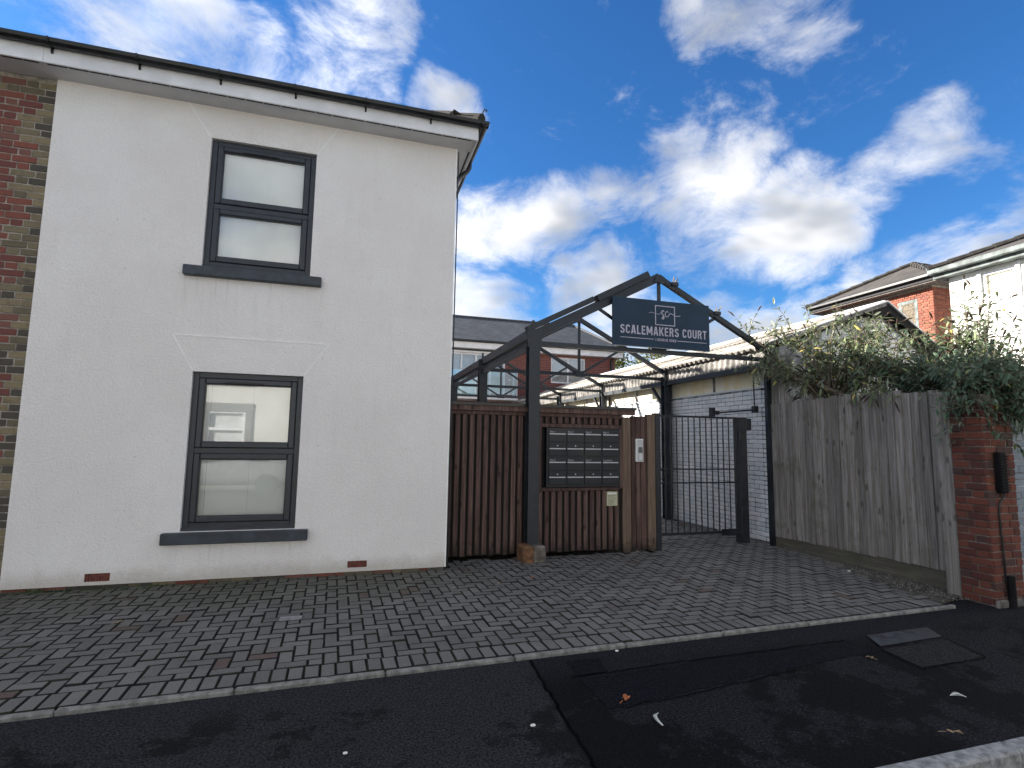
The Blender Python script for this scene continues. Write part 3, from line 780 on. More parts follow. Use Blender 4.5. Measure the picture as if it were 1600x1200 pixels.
# eaves
OV = .30; YFa = YF-OV; XFa = XR+.215
def eaves(par, x0, x1, side):
    bx('soffit', M['soffit'], par, x0, x1-(.0 if not side else 0), YFa+.02, YF+.02, ZT-.012, ZT, 0)
    bx('fascia', M['upvc'], par, x0, x1, YFa-.002, YFa+.020, ZT-.022, ZT+.185, .004)
    a = x0+.02
    while a < x1-.1:                              # slots of the soffit vent, behind the fascia
        L = min(.175, x1-a-.05); bx('soffit_vent', M['ventdark'], par, a, a+L, YFa+.032, YFa+.052, ZT-.016, ZT-.0121); a += .187
def gutter_mesh(p, q, r=.058, out=(0, -1, 0)):
    """half round trough"""
    p = Vector(p); q = Vector(q); o = Vector(out); n = 10; pr = []
    for k in range(n+1): t = math.pi*k/n; pr.append((math.cos(t)*r, -math.sin(t)*r*1.05))
    for k in range(n, -1, -1): t = math.pi*k/n; pr.append((math.cos(t)*(r-.005), -math.sin(t)*(r-.005)*1.05))
    return MB().extrude(pr, p, q, o, (0, 0, 1))
GZ = ZT+.185
def gutter(par, x0, x1):
    gt = gutter_mesh((x0, YFa-.062, GZ), (x1, YFa-.062, GZ)).build('gutter', M['black'], par, False)
    a = math.ceil(x0/.78)*.78
    while a < x1-.05:
        mb = MB(); pts = [(a, YFa-.062+.066*math.cos(t), GZ-.066*1.05*math.sin(t)) for t in [math.pi*k/8 for k in range(9)]]
        for k in range(8): mb.beam(pts[k], pts[k+1], .020, .006, side=(1, 0, 0))
        mb.box(a-.010, a+.010, YFa-.018, YFa-.003, GZ-.105, GZ-.02); mb.build('gutter_bracket', M['black'], gt); a += .78
eaves(house, XL, XFa, True); gutter(house, XL, XFa+.11)
# side eaves
bx('soffit', M['soffit'], house, XR+.001, XFa, YF+.022, 13.6, ZT-.0125, ZT-.0005)
bx('fascia', M['upvc'], house, XFa-.02, XFa+.002, YFa+.021, 13.8, ZT-.022, ZT+.185, .004)
for i in range(24):
    y0 = YF+.02+i*.187; bx('soffit_vent', M['ventdark'], house, XFa-.062, XFa-.042, y0, y0+.175, ZT-.017, ZT-.0126)
sg = gutter_mesh((XFa+.062, YFa-.12, GZ), (XFa+.062, 13.8, GZ), out=(1, 0, 0)).build('gutter', M['black'], house)
for i in range(6):
    y0 = YF+.25+i*.8; MB().box(XFa+.003, XFa+.018, y0, y0+.02, GZ-.10, GZ-.02).build('gutter_bracket', M['black'], sg)
dp = MB().tube([(XFa+.062, 7.10, GZ-.05), (XFa+.062, 7.10, GZ-.14), (XFa+.03, 7.10, GZ-.20), (XR+.06, 7.10, ZT-.20), (XR+.045, 7.10, ZT-.25), (XR+.045, 7.10, .05)], .034, 10)
dp.build('downpipe', M['black'], house, True)
MB().tube([(XR+.030, 6.62, .02), (XR+.030, 6.62, ZT-.02)], .008, 6).build('cable', M['black'], house)
# hipped roof
RP = math.tan(R(27)); ze = GZ+.025; yE = YFa-.03; xE = XFa+.03; yr = (yE+13.8)/2; zr = ze+(yr-yE)*RP; xr = xE-(yr-yE)
th = .03
mb = MB()
mb.poly([(XL, yE, ze), (xE, yE, ze), (xr, yr, zr), (XL, yr, zr)]); mb.poly([(xE, yE, ze), (xE, 13.83, ze), (xr, yr, zr)]); mb.poly([(xE, 13.83, ze), (XL, 13.83, ze), (XL, yr, zr), (xr, yr, zr)])
mb.poly([(XL, yE, ze-th), (xE, yE, ze-th), (xE, yE, ze), (XL, yE, ze)]); mb.poly([(xE, yE, ze-th), (xE, 13.83, ze-th), (xE, 13.83, ze), (xE, yE, ze)]); mb.poly([(XL, yE, ze-th), (XL, 13.83, ze-th), (xE, 13.83, ze-th), (xE, yE, ze-th)])
roof = mb.build('roof', M['tilerowsy'], house)
tm = {}
for k in range(3):
    vs, fs = cboxdata(-.16, .16, 0, .42, 0, .022, .005); vs = [(a+random.uniform(-.004, .004), b, c+random.uniform(-.003, .003)) for a, b, c in vs]
    tm[k] = MB().add(vs, fs).mesh('eaves_tile', M['tile'])
for i in range(17):                               # eaves tiles, side slope
    mw = Matrix.Translation((xE+.045+random.uniform(-.012, .012), yE+.28+i*.335, ze-.012+random.uniform(-.006, .008))) @ Matrix.Rotation(math.pi/2+random.gauss(0, .02), 4, 'Z') @ Matrix.Rotation(R(27), 4, 'X')
    inst('eaves_tile', tm[i % 3], roof, mw)
for i in range(13):                               # eaves tiles, front slope
    mw = Matrix.Translation((xE-.2-i*.335, yE-.02+random.uniform(-.006, .006), ze-.008)) @ Matrix.Rotation(random.gauss(0, .01), 4, 'Z') @ Matrix.Rotation(R(27), 4, 'X')
    inst('eaves_tile', tm[i % 3], roof, mw)
for i in range(9):                                # hip tiles
    t0 = Vector((xE, yE, ze+.03)).lerp(Vector((xr, yr, zr+.03)), i/12); t1 = Vector((xE, yE, ze+.03)).lerp(Vector((xr, yr, zr+.03)), (i+1.05)/12)
    MB().tube([t0+Vector((0, 0, .0)), t1], [.085, .07], 8).build('hip_tile', M['tile'], roof)
MB().tube([(xE-.02, yE+.02, ze+.02), (xE+.0, yE-.005, ze+.10), (xE+.022, yE-.015, ze+.165), (xE+.045, yE-.025, ze+.175), (xE+.058, yE-.028, ze+.155), (xE+.045, yE-.022, ze+.140)], .009, 6).build('hip_iron', M['black'], roof)

# =================================================================== NEIGHBOUR (old brick)
nb = thing('brick_house', (-4.2, YF, 0), 'old red brick terraced house with buff quoins left of the white house', 'house')
YN = YF+.030
nw = bx('wall', M['mortar'], nb, -16, XL-.002, YN, 13.6, -.05, ZT+.1)
def pick_n(a, z, c):
    # a runs leftwards from the render edge
    blk = int(z/.31); wid = .25 if blk % 2 else .13
    if z < 1.55: wid += .22 if z < 1.25 else 0
    return 'buffbrick' if a < wid or (z > 5.15 and a < .6 and c % 2) else 'redbrick'
brick_panel(nw, (XL-.004, YN, 0), (-1, 0, 0), (0, -1, 0), 2.2, ZT, pick_n, bond='flemish', seed=5, bh=.067)
bx('wall_render_stop', M['bead'], nb, XL-.003, XL-.0005, YF+.002, YN, .03, ZT)
eaves(nb, -12, XL-.002, False); gutter(nb, -12, XL-.002)
mb = MB(); mb.poly([(-16, yE, ze), (XL-.004, yE, ze), (XL-.004, yr, zr), (-16, yr, zr)]); mb.poly([(-16, 13.83, ze), (-16, yr, zr), (XL-.004, yr, zr), (XL-.004, 13.83, ze)]); mb.poly([(-16, yE, ze-.03), (XL-.004, yE, ze-.03), (XL-.004, yE, ze), (-16, yE, ze)]); mb.build('roof', M['tilerowsy'], nb)

# =================================================================== TIMBER BIN STORE
YS = 7.0
store = thing('bin_store', (2.5, 7.5, 0), 'dark red brown timber slatted bin store beside the white house', 'bin store')
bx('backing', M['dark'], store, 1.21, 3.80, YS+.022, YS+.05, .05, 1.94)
bx('side_panel', M['cedar'], store, 3.84, 3.90, YS+.06, 8.7, .03, 1.93)
bx('rear_panel', M['cedar'], store, 1.25, 3.90, 8.7, 8.74, .03, 1.93)
a = 1.235; i = 0
while a < 3.76:
    x0, x1 = a, a+.062
    segs = [(.06+random.uniform(-.015, .01), 1.905)]
    if x1 > 2.525 and x0 < 3.79: segs = [(.06+random.uniform(-.015, .01), .902), (1.812, 1.905)]
    for z0, z1 in segs:
        j = random.uniform(-.003, .003)
        MB().box(x0, min(x1, 3.785), YS+j-.006, YS+.021, z0, z1, .004).build('slat', M['cedar'], store)
    a += .0975
bx('top_rail', M['cedar'], store, 1.21, 3.785, YS-.012, YS+.03, 1.907, 1.962, .004)
bx('corner_post', M['cedarl'], store, 3.795, 3.925, YS-.022, YS+.075, .0, 1.93, .006)
for x0, x1, z0, z1 in ((2.470, 2.540, .86, 1.862), (3.735, 3.789, .905, 1.81)): bx('frame_board', M['cedar'], store, x0, x1, YS-.03, YS+.018, z0, z1, .004)
bx('frame_board', M['cedar'], store, 2.542, 3.733, YS-.029, YS+.018, 1.755, 1.808, .004); bx('frame_board', M['cedar'], store, 2.542, 3.733, YS-.029, YS+.018, .880, .925, .004)
bx('fascia_board', M['cedar'], store, 1.20, 3.985, YS-.055, YS-.024, 1.958, 2.040, .005)
bx('roof', M['felt'], store, 1.20, 4.0, YS-.075, 8.8, 2.042, 2.068, .006)
for x in (1.45, 1.93, 2.9, 3.55): MB().tube([(x, YS-.060, 2.0), (x, YS-.054, 2.0)], .006, 8).build('screw', M['alum'], store)
bx('drip_edge', M['black'], store, 1.20, 3.99, YS-.079, YS-.0735, 2.030, 2.064)
# narrow boarded panel between the store and the gate
pan = thing('timber_screen', (4.14, YS, 0), 'narrow dark timber screen panel between bin store and metal gate', 'screen')
xx = 3.945
for wd, zt, yy in ((.075, 1.952, 0), (.075, 1.948, .004), (.085, 1.950, -.002), (.020, 1.92, .02)):
    MB().box(xx, xx+wd-.006, YS+yy, YS+.03+yy, .03, zt, .004).build('board', M['cedar'], pan); xx += wd+.004
bx('board', M['cedarl'], pan, 4.205, 4.335, YS-.012, YS+.07, .02, 1.985, .006); bx('rail', M['cedar'], pan, 3.94, 4.33, YS+.045, YS+.08, 1.55, 1.64)
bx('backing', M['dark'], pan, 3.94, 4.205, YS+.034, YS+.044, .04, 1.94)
# post letters
mbk = thing('mailbox_bank', (3.18, YS, 1.33), 'black wall mounted bank of eight letter boxes with silver slots', 'mailboxes')
cx0, cx1, cz0, cz1 = 2.600, 3.733, .930, 1.752
bx('casing', M['boxmetal'], mbk, cx0, cx1, YS-.052, YS+.015, cz0, cz1, .006)
NAMES = [['Flat 1', 'Flat 2', 'Flat 3', 'Flat 4'], ['Flat 5', 'Flat 6', 'Flat 7', 'Landlord']]
cw = (cx1-cx0-.05)/4
for r_ in range(2):
    zt = 1.728-r_*.392
    for c_ in range(4):
        x0 = cx0+.025+c_*cw+.008; x1 = x0+cw-.016
        mx = bx('mailbox', M['boxmetal'], mbk, x0, x1, YS-.058, YS-.0525, zt-.372, zt, .002)
        bx('flap', M['boxmetal'], mx, x0+.003, x1-.003, YS-.066, YS-.0585, zt-.172, zt-.052, .003)
        bx('door', M['boxmetal'], mx, x0+.003, x1-.003, YS-.064, YS-.0585, zt-.362, zt-.180, .003)
        for dz in (.058, .262): bx('silver_strip', M['alum'], mx, x0+.006, x1-.006, YS-.071, YS-.0665, zt-dz-.012, zt-dz+.004, .001)
        MB().tube([(x0+cw*.47, YS-.0645, zt-.225), (x0+cw*.47, YS-.072, zt-.225)], .0095, 12).build('lock', M['alum'], mx)
        put_text('name_text', NAMES[r_][c_], M['letter'], mx, x0+.02, YS-.060, zt-.044, .038, depth=.0006)
ic = thing('intercom', (4.06, YS, 1.45), 'white and silver door entry intercom panel on the narrow timber screen', 'intercom')
bx('housing', M['whiteplast'], ic, 3.998, 4.120, YS-.045, YS-.003, 1.285, 1.618, .006); bx('face_plate', M['alum'], ic, 4.022, 4.112, YS-.050, YS-.0455, 1.300, 1.604, .002)
bx('screen', M['screen'], ic, 4.034, 4.098, YS-.053, YS-.0505, 1.418, 1.498, .002)
for i in range(4): bx('call_button', M['whiteplast'], ic, 4.040, 4.094, YS-.053, YS-.0505, 1.32+i*.022, 1.335+i*.022, .001)
no = thing('notice', (3.62, YS, .76), 'small yellowed notice fixed below the letter boxes', 'notice')
bx('sheet', M['paper'], no, 3.538, 3.705, YS-.018, YS-.0075, .662, .862, .002)
bx('heading_strip', M['whiteplast'], no, 3.555, 3.690, YS-.020, YS-.0183, .826, .848)
for i in range(8): bx('print_line', M['ink'], no, 3.552, 3.552+random.uniform(.09, .138), YS-.0195, YS-.0183, .685+i*.017, .690+i*.017)

# =================================================================== STEEL ROOF FRAME
fr = thing('steel_roof_frame', (4.4, 9.8, 0), 'open dark grey steel roof frame of posts and triangular trusses over the passage', 'steel frame')
PX = (2.375, 6.40); TY = [6.92, 9.87, 12.83, 15.78]; ZC = 2.92; ZA = 4.05; XM = 4.388
def hsec(mb, x, y, z0, z1, w_=.155, d_=.16, t=.018):
    a, b = w_/2, d_/2
    prof = [(-a, -b), (a, -b), (a, -b+t), (t/2, -b+t), (t/2, b-t), (a, b-t), (a, b), (-a, b), (-a, b-t), (-t/2, b-t), (-t/2, -b+t), (-a, -b+t)]
    mb.extrude(prof, (x, y, z0), (x, y, z1), (1, 0, 0), (0, 1, 0)); return mb
def chan(mb, p, q, h, wd=.075, t=.012, back=1):
    """channel section, web upright"""
    p = Vector(p); q = Vector(q); d = (q-p).normalized(); ax = Vector((0, 1, 0)) if abs(d.y) < .5 else Vector((1, 0, 0)); up = ax.cross(d) if ax.cross(d).z > 0 else d.cross(ax)
    a = wd
    prof = [(0, -h/2), (a, -h/2), (a, -h/2+t), (t, -h/2+t), (t, h/2-t), (a, h/2-t), (a, h/2), (0, h/2)]
    mb.extrude(prof, p, q, ax*back, up); return mb
for i, y in enumerate(TY):
    front = i == 0
    for sx, x in zip((-1, 1), PX):
        if i == 0 and sx == 1: chan(MB(), (x, y+.02, -.05), (x, y+.02, 3.0), .10, .06).build('post', M['steel'], fr)
        else: hsec(MB(), x, y-(.02 if sx < 0 else 0), .19 if (front and sx < 0) else -.05, 2.98).build('post', M['steel'], fr)
        MB().box(x-.10, x+.10, y-.095, y-.080, 2.84, 3.10).build('gusset_plate', M['steel'], fr)
    A = Vector((PX[0]-.06, y, ZC+.07)); B = Vector((PX[1]+.03, y, ZC+.10)); T = Vector((XM, y, ZA)); C = Vector((XM, y, ZC))
    hL = .128 if front else .08
    chan(MB(), A+Vector((0, -.03, 0)), T+Vector((0, -.03, .02)), hL).build('rafter', M['steel'], fr)
    chan(MB(), T+Vector((0, -.03, .02)), B+Vector((0, -.03, 0)), .074).build('rafter', M['steel'], fr)
    chan(MB(), (PX[0], y-.02, ZC), (PX[1], y-.02, ZC), .062, .06).build('tie_bar', M['steel'], fr)
    MB().beam(C, T, .058, .012, side=(1, 0, 0)).beam(C+Vector((0, .02, 0)), T+Vector((0, .02, 0)), .012, .05, side=(1, 0, 0)).build('king_post', M['steel'], fr)
    for sx, E_ in ((-1, A), (1, B)):
        mid = (E_+T)/2; MB().beam(C+Vector((sx*.04, .004, .02)), mid+Vector((0, .004, 0)), .010, .050, side=(0, 1, 0)).build('web_brace', M['steel'], fr)
    if not front: MB().box(XM-.10, XM+.10, y-.045, y-.034, ZC-.05, ZC+.07).build('gusset_plate', M['steel'], fr)
    gp = [(XM-.10, -.07), (XM+.10, -.07), (XM+.075, .02), (XM, .058), (XM-.075, .02)]
    MB().extrude([(p[0], p[1]) for p in gp], (0, y-.045, ZA), (0, y-.036, ZA), (1, 0, 0), (0, 0, 1)).build('apex_plate', M['steel'], fr)
# capping pieces on the front left rafter
sl = Vector((XM-PX[0]+.06, 0, ZA+.02-(ZC+.07))).normalized(); nv = Vector((-sl.z, 0, sl.x)); A = Vector((PX[0]-.06, 6.92, ZC+.07))
MB().beam(A+sl*.02+nv*.115, A+sl*1.16+nv*.115, .10, .075, side=(0, 1, 0), c=.004).build('rafter_capping', M['steel'], fr)
MB().beam(A+sl*1.21+nv*.095, A+sl*2.17+nv*.105, .14, .10, side=(0, 1, 0), c=.004).build('rafter_capping', M['steel'], fr)
MB().tube([A+sl*2.172+nv*.115+Vector((0, -.02, 0)), A+sl*2.18+nv*.115+Vector((0, -.02, 0))], .018, 10).build('bolt', M['alum'], fr)
# splintered purlin stubs and cleats on the right rafter and the post heads
Brt = Vector((PX[1]+.03, 6.92, ZC+.10)); Tt = Vector((XM, 6.92, ZA+.02))
for t_ in (.13, .50, .93):
    p = Tt.lerp(Brt, t_)+Vector((.0, -.01, .06))
    MB().box(p.x-.06, p.x+.05, p.y-.05, p.y+.05, p.z-.04, p.z+.015, .004).build('purlin_cleat', M['steel'], fr)
    for k in range(3): MB().beam(p+Vector((-.03+k*.03, random.uniform(-.03, .03), 0)), p+Vector((-.02+k*.045, random.uniform(-.04, .03), random.uniform(.06, .12))), .012, .016).build('timber_splinter', M['greyboard'], fr)
for y in TY[:2]:
    MB().beam((PX[0]-.02, y-.05, 3.04), (PX[0]-.01, y-.05, 3.23), .035, .012).build('post_cleat', M['steel'], fr)
# eaves beams running back
for k in range(3):
    y0, y1 = TY[k], TY[k+1]
    chan(MB(), (PX[0]-.04, y0+.1, 3.06), (PX[0]-.04, y1+.05, 3.06), .13, .08, back=1).build('eaves_beam', M['steel'], fr)
    MB().beam((PX[0]-.02, y0+.1, 2.86), (PX[0]-.02, y1-.1, 2.86), .012, .085, side=(1, 0, 0)).build('lower_rail', M['steel'], fr)
    chan(MB(), (PX[1]-.05, y0+.08, 2.83), (PX[1]-.05, y1+.08, 2.83), .085, .09, back=1).build('eaves_beam', M['steel'], fr)
    if k: MB().beam((PX[1]-.02, y0+.5, 2.78), (PX[1]-.02, y0+.06, 2.35), .05, .05).build('knee_brace', M['steel'], fr)
bx('beam_end_plate', M['steel'], fr, PX[1]-.12, PX[1]+.06, TY[3]+.09, TY[3]+.12, 2.66, 3.02)
bx('post_base', M['mortard'], fr, 2.345, 2.515, 6.69, 6.985, -.05, .200, .018); bx('post_base', M['rustblock'], fr, 2.195, 2.343, 6.675, 6.98, -.05, .205, .016)

# =================================================================== SIGN
sg_ = thing('name_sign', (4.43, 6.85, 3.3), 'dark slate blue sign reading SCALEMAKERS COURT under the front truss apex', 'sign')
sy = 6.822; sx0, sx1, sz0, sz1 = 3.560, 5.205, 2.965, 3.680
bx('panel', M['signp'], sg_, sx0, sx1, sy, sy+.028, sz0, sz1, .003)
bx('edge_strip', M['alum'], sg_, sx0+.01, sx1-.01, sy+.004, sy+.026, sz0-.006, sz0-.0005)
SW = sx1-sx0; SH = sz1-sz0
def arc(cx, cy, rx, ry, a0, a1, n=7): return [(cx+rx*math.cos(R(a0+(a1-a0)*k/n)), cy+ry*math.sin(R(a0+(a1-a0)*k/n))) for k in range(n+1)]
# condensed capitals as centre lines in a box 1 high (stroke .17): width, strokes
FT = {'S': (.46, [arc(.23, .74, .145, .175, 10, 180)+[(.085, .70)]+[(.10, .62), (.36, .40)]+[(.375, .30)]+arc(.23, .26, .145, .175, 0, -190)]),
      'C': (.46, [arc(.23, .74, .145, .175, -5, 180)+arc(.23, .26, .145, .175, 180, 365)]),
      'A': (.50, [[(.07, 0), (.215, .93), (.285, .93), (.43, 0)], [(.14, .27), (.36, .27)]]),
      'L': (.40, [[(.085, 1), (.085, .085), (.39, .085)]]),
      'E': (.42, [[(.39, .915), (.085, .915), (.085, .085), (.39, .085)], [(.17, .51), (.35, .51)]]),
      'M': (.64, [[(.085, 0), (.085, 1)], [(.555, 0), (.555, 1)], [(.10, .97), (.32, .22)], [(.54, .97), (.32, .22)]]),
      'K': (.50, [[(.085, 0), (.085, 1)], [(.42, 1), (.17, .42)], [(.22, .56), (.44, 0)]]),
      'R': (.48, [[(.085, 0), (.085, .915), (.22, .915)]+arc(.25, .72, .13, .195, 90, -90)+[(.17, .525)], [(.29, .50), (.40, 0)]]),
      'O': (.47, [arc(.235, .74, .15, .175, 0, 180)+arc(.235, .26, .15, .175, 180, 360)+[(.385, .74)]]),
      'U': (.47, [[(.085, 1), (.085, .26)]+arc(.235, .26, .15, .175, 180, 360)+[(.385, 1)]]),
      'T': (.42, [[(.0, .915), (.42, .915)], [(.21, .83), (.21, 0)]]),
      'B': (.47, [[(.085, 0), (.085, .915), (.22, .915)]+arc(.24, .725, .12, .19, 90, -80)+arc(.25, .31, .135, .225, 80, -90)+[(.085, .085)]]),
      'N': (.50, [[(.085, 0), (.085, .9), (.415, .1), (.415, 1)]]), 'D': (.47, [[(.085, 0), (.085, .915), (.2, .915)]+arc(.22, .74, .165, .175, 90, 0)+arc(.22, .26, .165, .175, 0, -90)+[(.085, .085)]]),
      '1': (.26, [[(.02, .80), (.13, .90), (.13, 0)]]), ' ': (.20, [])}
def ribbon(mb, pts, wd, y):
    P = [Vector((p[0], p[1])) for p in pts]; P = [p for i, p in enumerate(P) if i == 0 or (p-P[i-1]).length > 1e-4]
    Lf, Rt = [], []
    for i, p in enumerate(P):
        d0 = (p-P[i-1]).normalized() if i else (P[1]-p).normalized(); d1 = (P[i+1]-p).normalized() if i < len(P)-1 else d0
        n0 = Vector((-d0.y, d0.x)); n1 = Vector((-d1.y, d1.x)); mi = n0+n1
        mi = mi.normalized() if mi.length > 1e-4 else n0
        k = min(1.6, 1/max(.3, mi.dot(n0))); Lf.append(p+mi*wd/2*k); Rt.append(p-mi*wd/2*k)
    dp = .004
    for i in range(len(P)-1):
        q = [Rt[i], Rt[i+1], Lf[i+1], Lf[i]]
        mb.poly([(a.x, y-dp, a.y) for a in q])
        mb.poly([(Lf[i].x, y-dp, Lf[i].y), (Lf[i+1].x, y-dp, Lf[i+1].y), (Lf[i+1].x, y, Lf[i+1].y), (Lf[i].x, y, Lf[i].y)]); mb.poly([(Rt[i+1].x, y-dp, Rt[i+1].y), (Rt[i].x, y-dp, Rt[i].y), (Rt[i].x, y, Rt[i].y), (Rt[i+1].x, y, Rt[i+1].y)])
def set_line(word, x0, z0, width, height, y, stroke, gap=.085):
    tot = sum(FT[c][0] for c in word)+gap*(len(word)-1); kx = width/tot; x = x0
    for c in word:
        w_, st = FT[c]; mb = MB()
        for i, ln in enumerate(st): ribbon(mb, [(x+p[0]*kx, z0+p[1]*height) for p in ln], stroke*height, y-.0003*i)
        if mb.v: mb.build('letter', M['letter'], sg_)
        x += (w_+gap)*kx
set_line('SCALEMAKERS COURT', sx0+SW*.072, sz0+SH*.250, SW*.892, SH*.185, sy-.0006, .155)
set_line('1 BOURNE ROAD', sx0+SW*.425, sz0+SH*.138, SW*.215, SH*.058, sy-.0006, .15, .11)
for a, b in ((.072, .410), (.650, .964)): bx('rule', M['letter'], sg_, sx0+SW*a, sx0+SW*b, sy-.004, sy-.0005, sz0+SH*.163, sz0+SH*.176)
ex0, ex1, ez0, ez1 = sx0+SW*.424, sx0+SW*.630, sz0+SH*.475, sz0+SH*.895; t = .013
em = MB().box(ex0, ex1, sy-.004, sy-.0005, ez1-t, ez1).box(ex0, ex1, sy-.004, sy-.0005, ez0, ez0+t).box(ex0, ex0+t, sy-.004, sy-.0005, ez0+t, ez1-t).box(ex1-t, ex1, sy-.004, sy-.0005, ez0+t, ez1-t)
em.build('emblem_square', M['letter'], sg_)
def curve(pts, n=8):
    out = []; P = [Vector(p) for p in pts]
    for i in range(len(P)-1):
        p0 = P[max(i-1, 0)]; p1 = P[i]; p2 = P[i+1]; p3 = P[min(i+2, len(P)-1)]
        for k in range(n):
            t_ = k/n; out.append(.5*((2*p1)+(p2-p0)*t_+(2*p0-5*p1+4*p2-p3)*t_*t_+(3*p1-p0-3*p2+p3)*t_**3))
    return out+[P[-1]]
def scr(pts, r_):
    c_ = curve([(ex0+(ex1-ex0)*a, 0, ez0+(ez1-ez0)*b) for a, b in pts]); mb = MB()
    c_ = [Vector((p.x, sy-.002, p.z)) for p in c_]
    mb.tube(c_, r_, 6); return mb.build('emblem_script', M['letter'], sg_)
scr([(-.30, .58), (-.20, .62), (-.06, .60), (.10, .56), (.22, .57), (.31, .66), (.37, .74), (.42, .70)], .004)
scr([(.45, .70), (.40, .755), (.33, .70), (.345, .60), (.42, .51), (.44, .40), (.40, .33), (.355, .36), (.40, .47)], .0085)
scr([(.66, .68), (.60, .735), (.53, .66), (.51, .54), (.56, .455), (.64, .47), (.70, .57), (.76, .64), (.84, .62), (1.0, .545), (1.14, .535), (1.27, .56)], .0065)
for i in range(7):
    x = sx0+SW*(.09+.13*i); bx('fixing', M['signp'], sg_, x, x+.02, sy+.028, sy+.08, sz0+.02, sz0+.05)

# =================================================================== GATE
YG = 7.25
gp_ = thing('latch_post', (4.38, 7.1, 0), 'slim dark steel latch post at the end of the timber screen', 'gate post')
bx('shaft', M['steel2'], gp_, 4.345, 4.435, YS+.0, YS+.10, 0, 2.0, .004); bx('cap', M['steel2'], gp_, 4.342, 4.438, YS-.003, YS+.103, 2.0, 2.008)
gate = thing('bar_gate', (5.2, YG, 0), 'closed dark metal gate of upright bars across the passage', 'gate')
gx0, gx1 = 4.46, 6.025
for z, h_ in ((1.985, .030), (1.165, .022), (.955, .022), (.185, .040)): bx('rail', M['steel2'], gate, gx0, gx1, YG-.008, YG+.008, z-h_/2, z+h_/2)
for i in range(14):
    x = 4.555+i*.1075; MB().tube([(x, YG-.001, .19), (x, YG-.001, 1.99)], .0108, 8).build('bar', M['steel2'], gate)
bx('stile', M['steel2'], gate, gx0-.005, gx0+.030, YG-.02, YG+.02, .17, 2.0, .003); bx('stile', M['steel2'], gate, gx1-.035, gx1, YG-.02, YG+.02, .165, 2.0, .003)
bx('kick_plate', M['steel2'], gate, 5.66, gx1-.03, YG-.022, YG-.010, .135, .235)
lk = bx('lock_case', M['steel2'], gate, gx0-.02, gx0+.115, YG-.030, YG+.03, .96, 1.175, .005)
bx('lock_plate', M['alum'], lk, gx0-.010, gx0+.022, YG-.034, YG-.0305, .985, 1.045, .002)
MB().tube(curve([(gx0+.10, YG-.03, 1.16), (gx0+.125, YG-.06, 1.13), (gx0+.14, YG-.065, 1.08), (gx0+.125, YG-.055, 1.03), (gx0+.10, YG-.03, 1.01)], 4), .008, 8).build('pull_handle', M['steel2'], lk)
hp = thing('hinge_post', (6.11, YG+.06, 0), 'stout square dark steel hinge post on the right side of the gate', 'gate post')
bx('shaft', M['steel2'], hp, 6.030, 6.185, YG-.02, YG+.125, 0, 1.985, .006); bx('cap', M['steel2'], hp, 6.025, 6.190, YG-.025, YG+.13, 1.986, 1.996)
bx('junction_box', M['steel2'], hp, 6.187, 6.300, YG+.0, YG+.08, 1.80, 1.985, .006)
for z in (.45, 1.65): MB().tube([(6.027, YG-.03, z), (6.027, YG-.03, z+.12)], .018, 8).build('hinge', M['steel2'], hp)
ca = thing('gate_closer', (5.55, YG, 2.0), 'black gate closer arm and cable conduit above the bar gate', 'gate closer')
bx('bracket', M['steel2'], ca, 5.50, 5.585, YG-.03, YG+.03, 2.002, 2.14, .005); bx('motor', M['black'], ca, 5.586, 5.68, YG-.02, YG+.03, 2.035, 2.095, .01)
MB().tube([(5.67, YG+.005, 2.065), (6.40, YG+.02, 2.135)], .014, 8).build('arm', M['steel2'], ca)
bx('junction_box', M['black'], ca, 6.378, 6.465, YG+.01, YG+.09, 2.09, 2.20, .008)
MB().tube([(6.415, YG+.05, 2.19), (6.41, YG+.05, 2.80)], .011, 8).build('conduit', M['black'], ca)

# =================================================================== WORKSHOP SHED on the right of the passage
shed = thing('workshop', (8.9, 11, 0), 'long low workshop with white painted brick wall and corrugated roof beside the passage', 'workshop')
XW = 6.55; SY0, SY1 = 7.08, 20.0; ZW = 2.50
ww = bx('wall', M['mortarw'], shed, XW, XW+.2, SY0, SY1, -.05, ZW)
brick_panel(ww, (XW, SY1-.01, 0), (0, -1, 0), (-1, 0, 0), SY1-SY0-.02, ZW, lambda a, z, c: 'whitebrick', bond='english', seed=9, jit=.007)
bx('wall_plate', M['whitebrick'], shed, XW-.02, XW+.05, SY0, SY1, ZW, ZW+.03)
y = SY0
while y < SY1-.2:
    bx('clerestory_panel', M['clere'], shed, XW+.012, XW+.027, y+.03, min(y+1.42, SY1)-.03, ZW+.03, 3.26); bx('mullion', M['asbd'], shed, XW+.002, XW+.035, y-.028, y+.028, ZW+.031, 3.25); y += 1.42
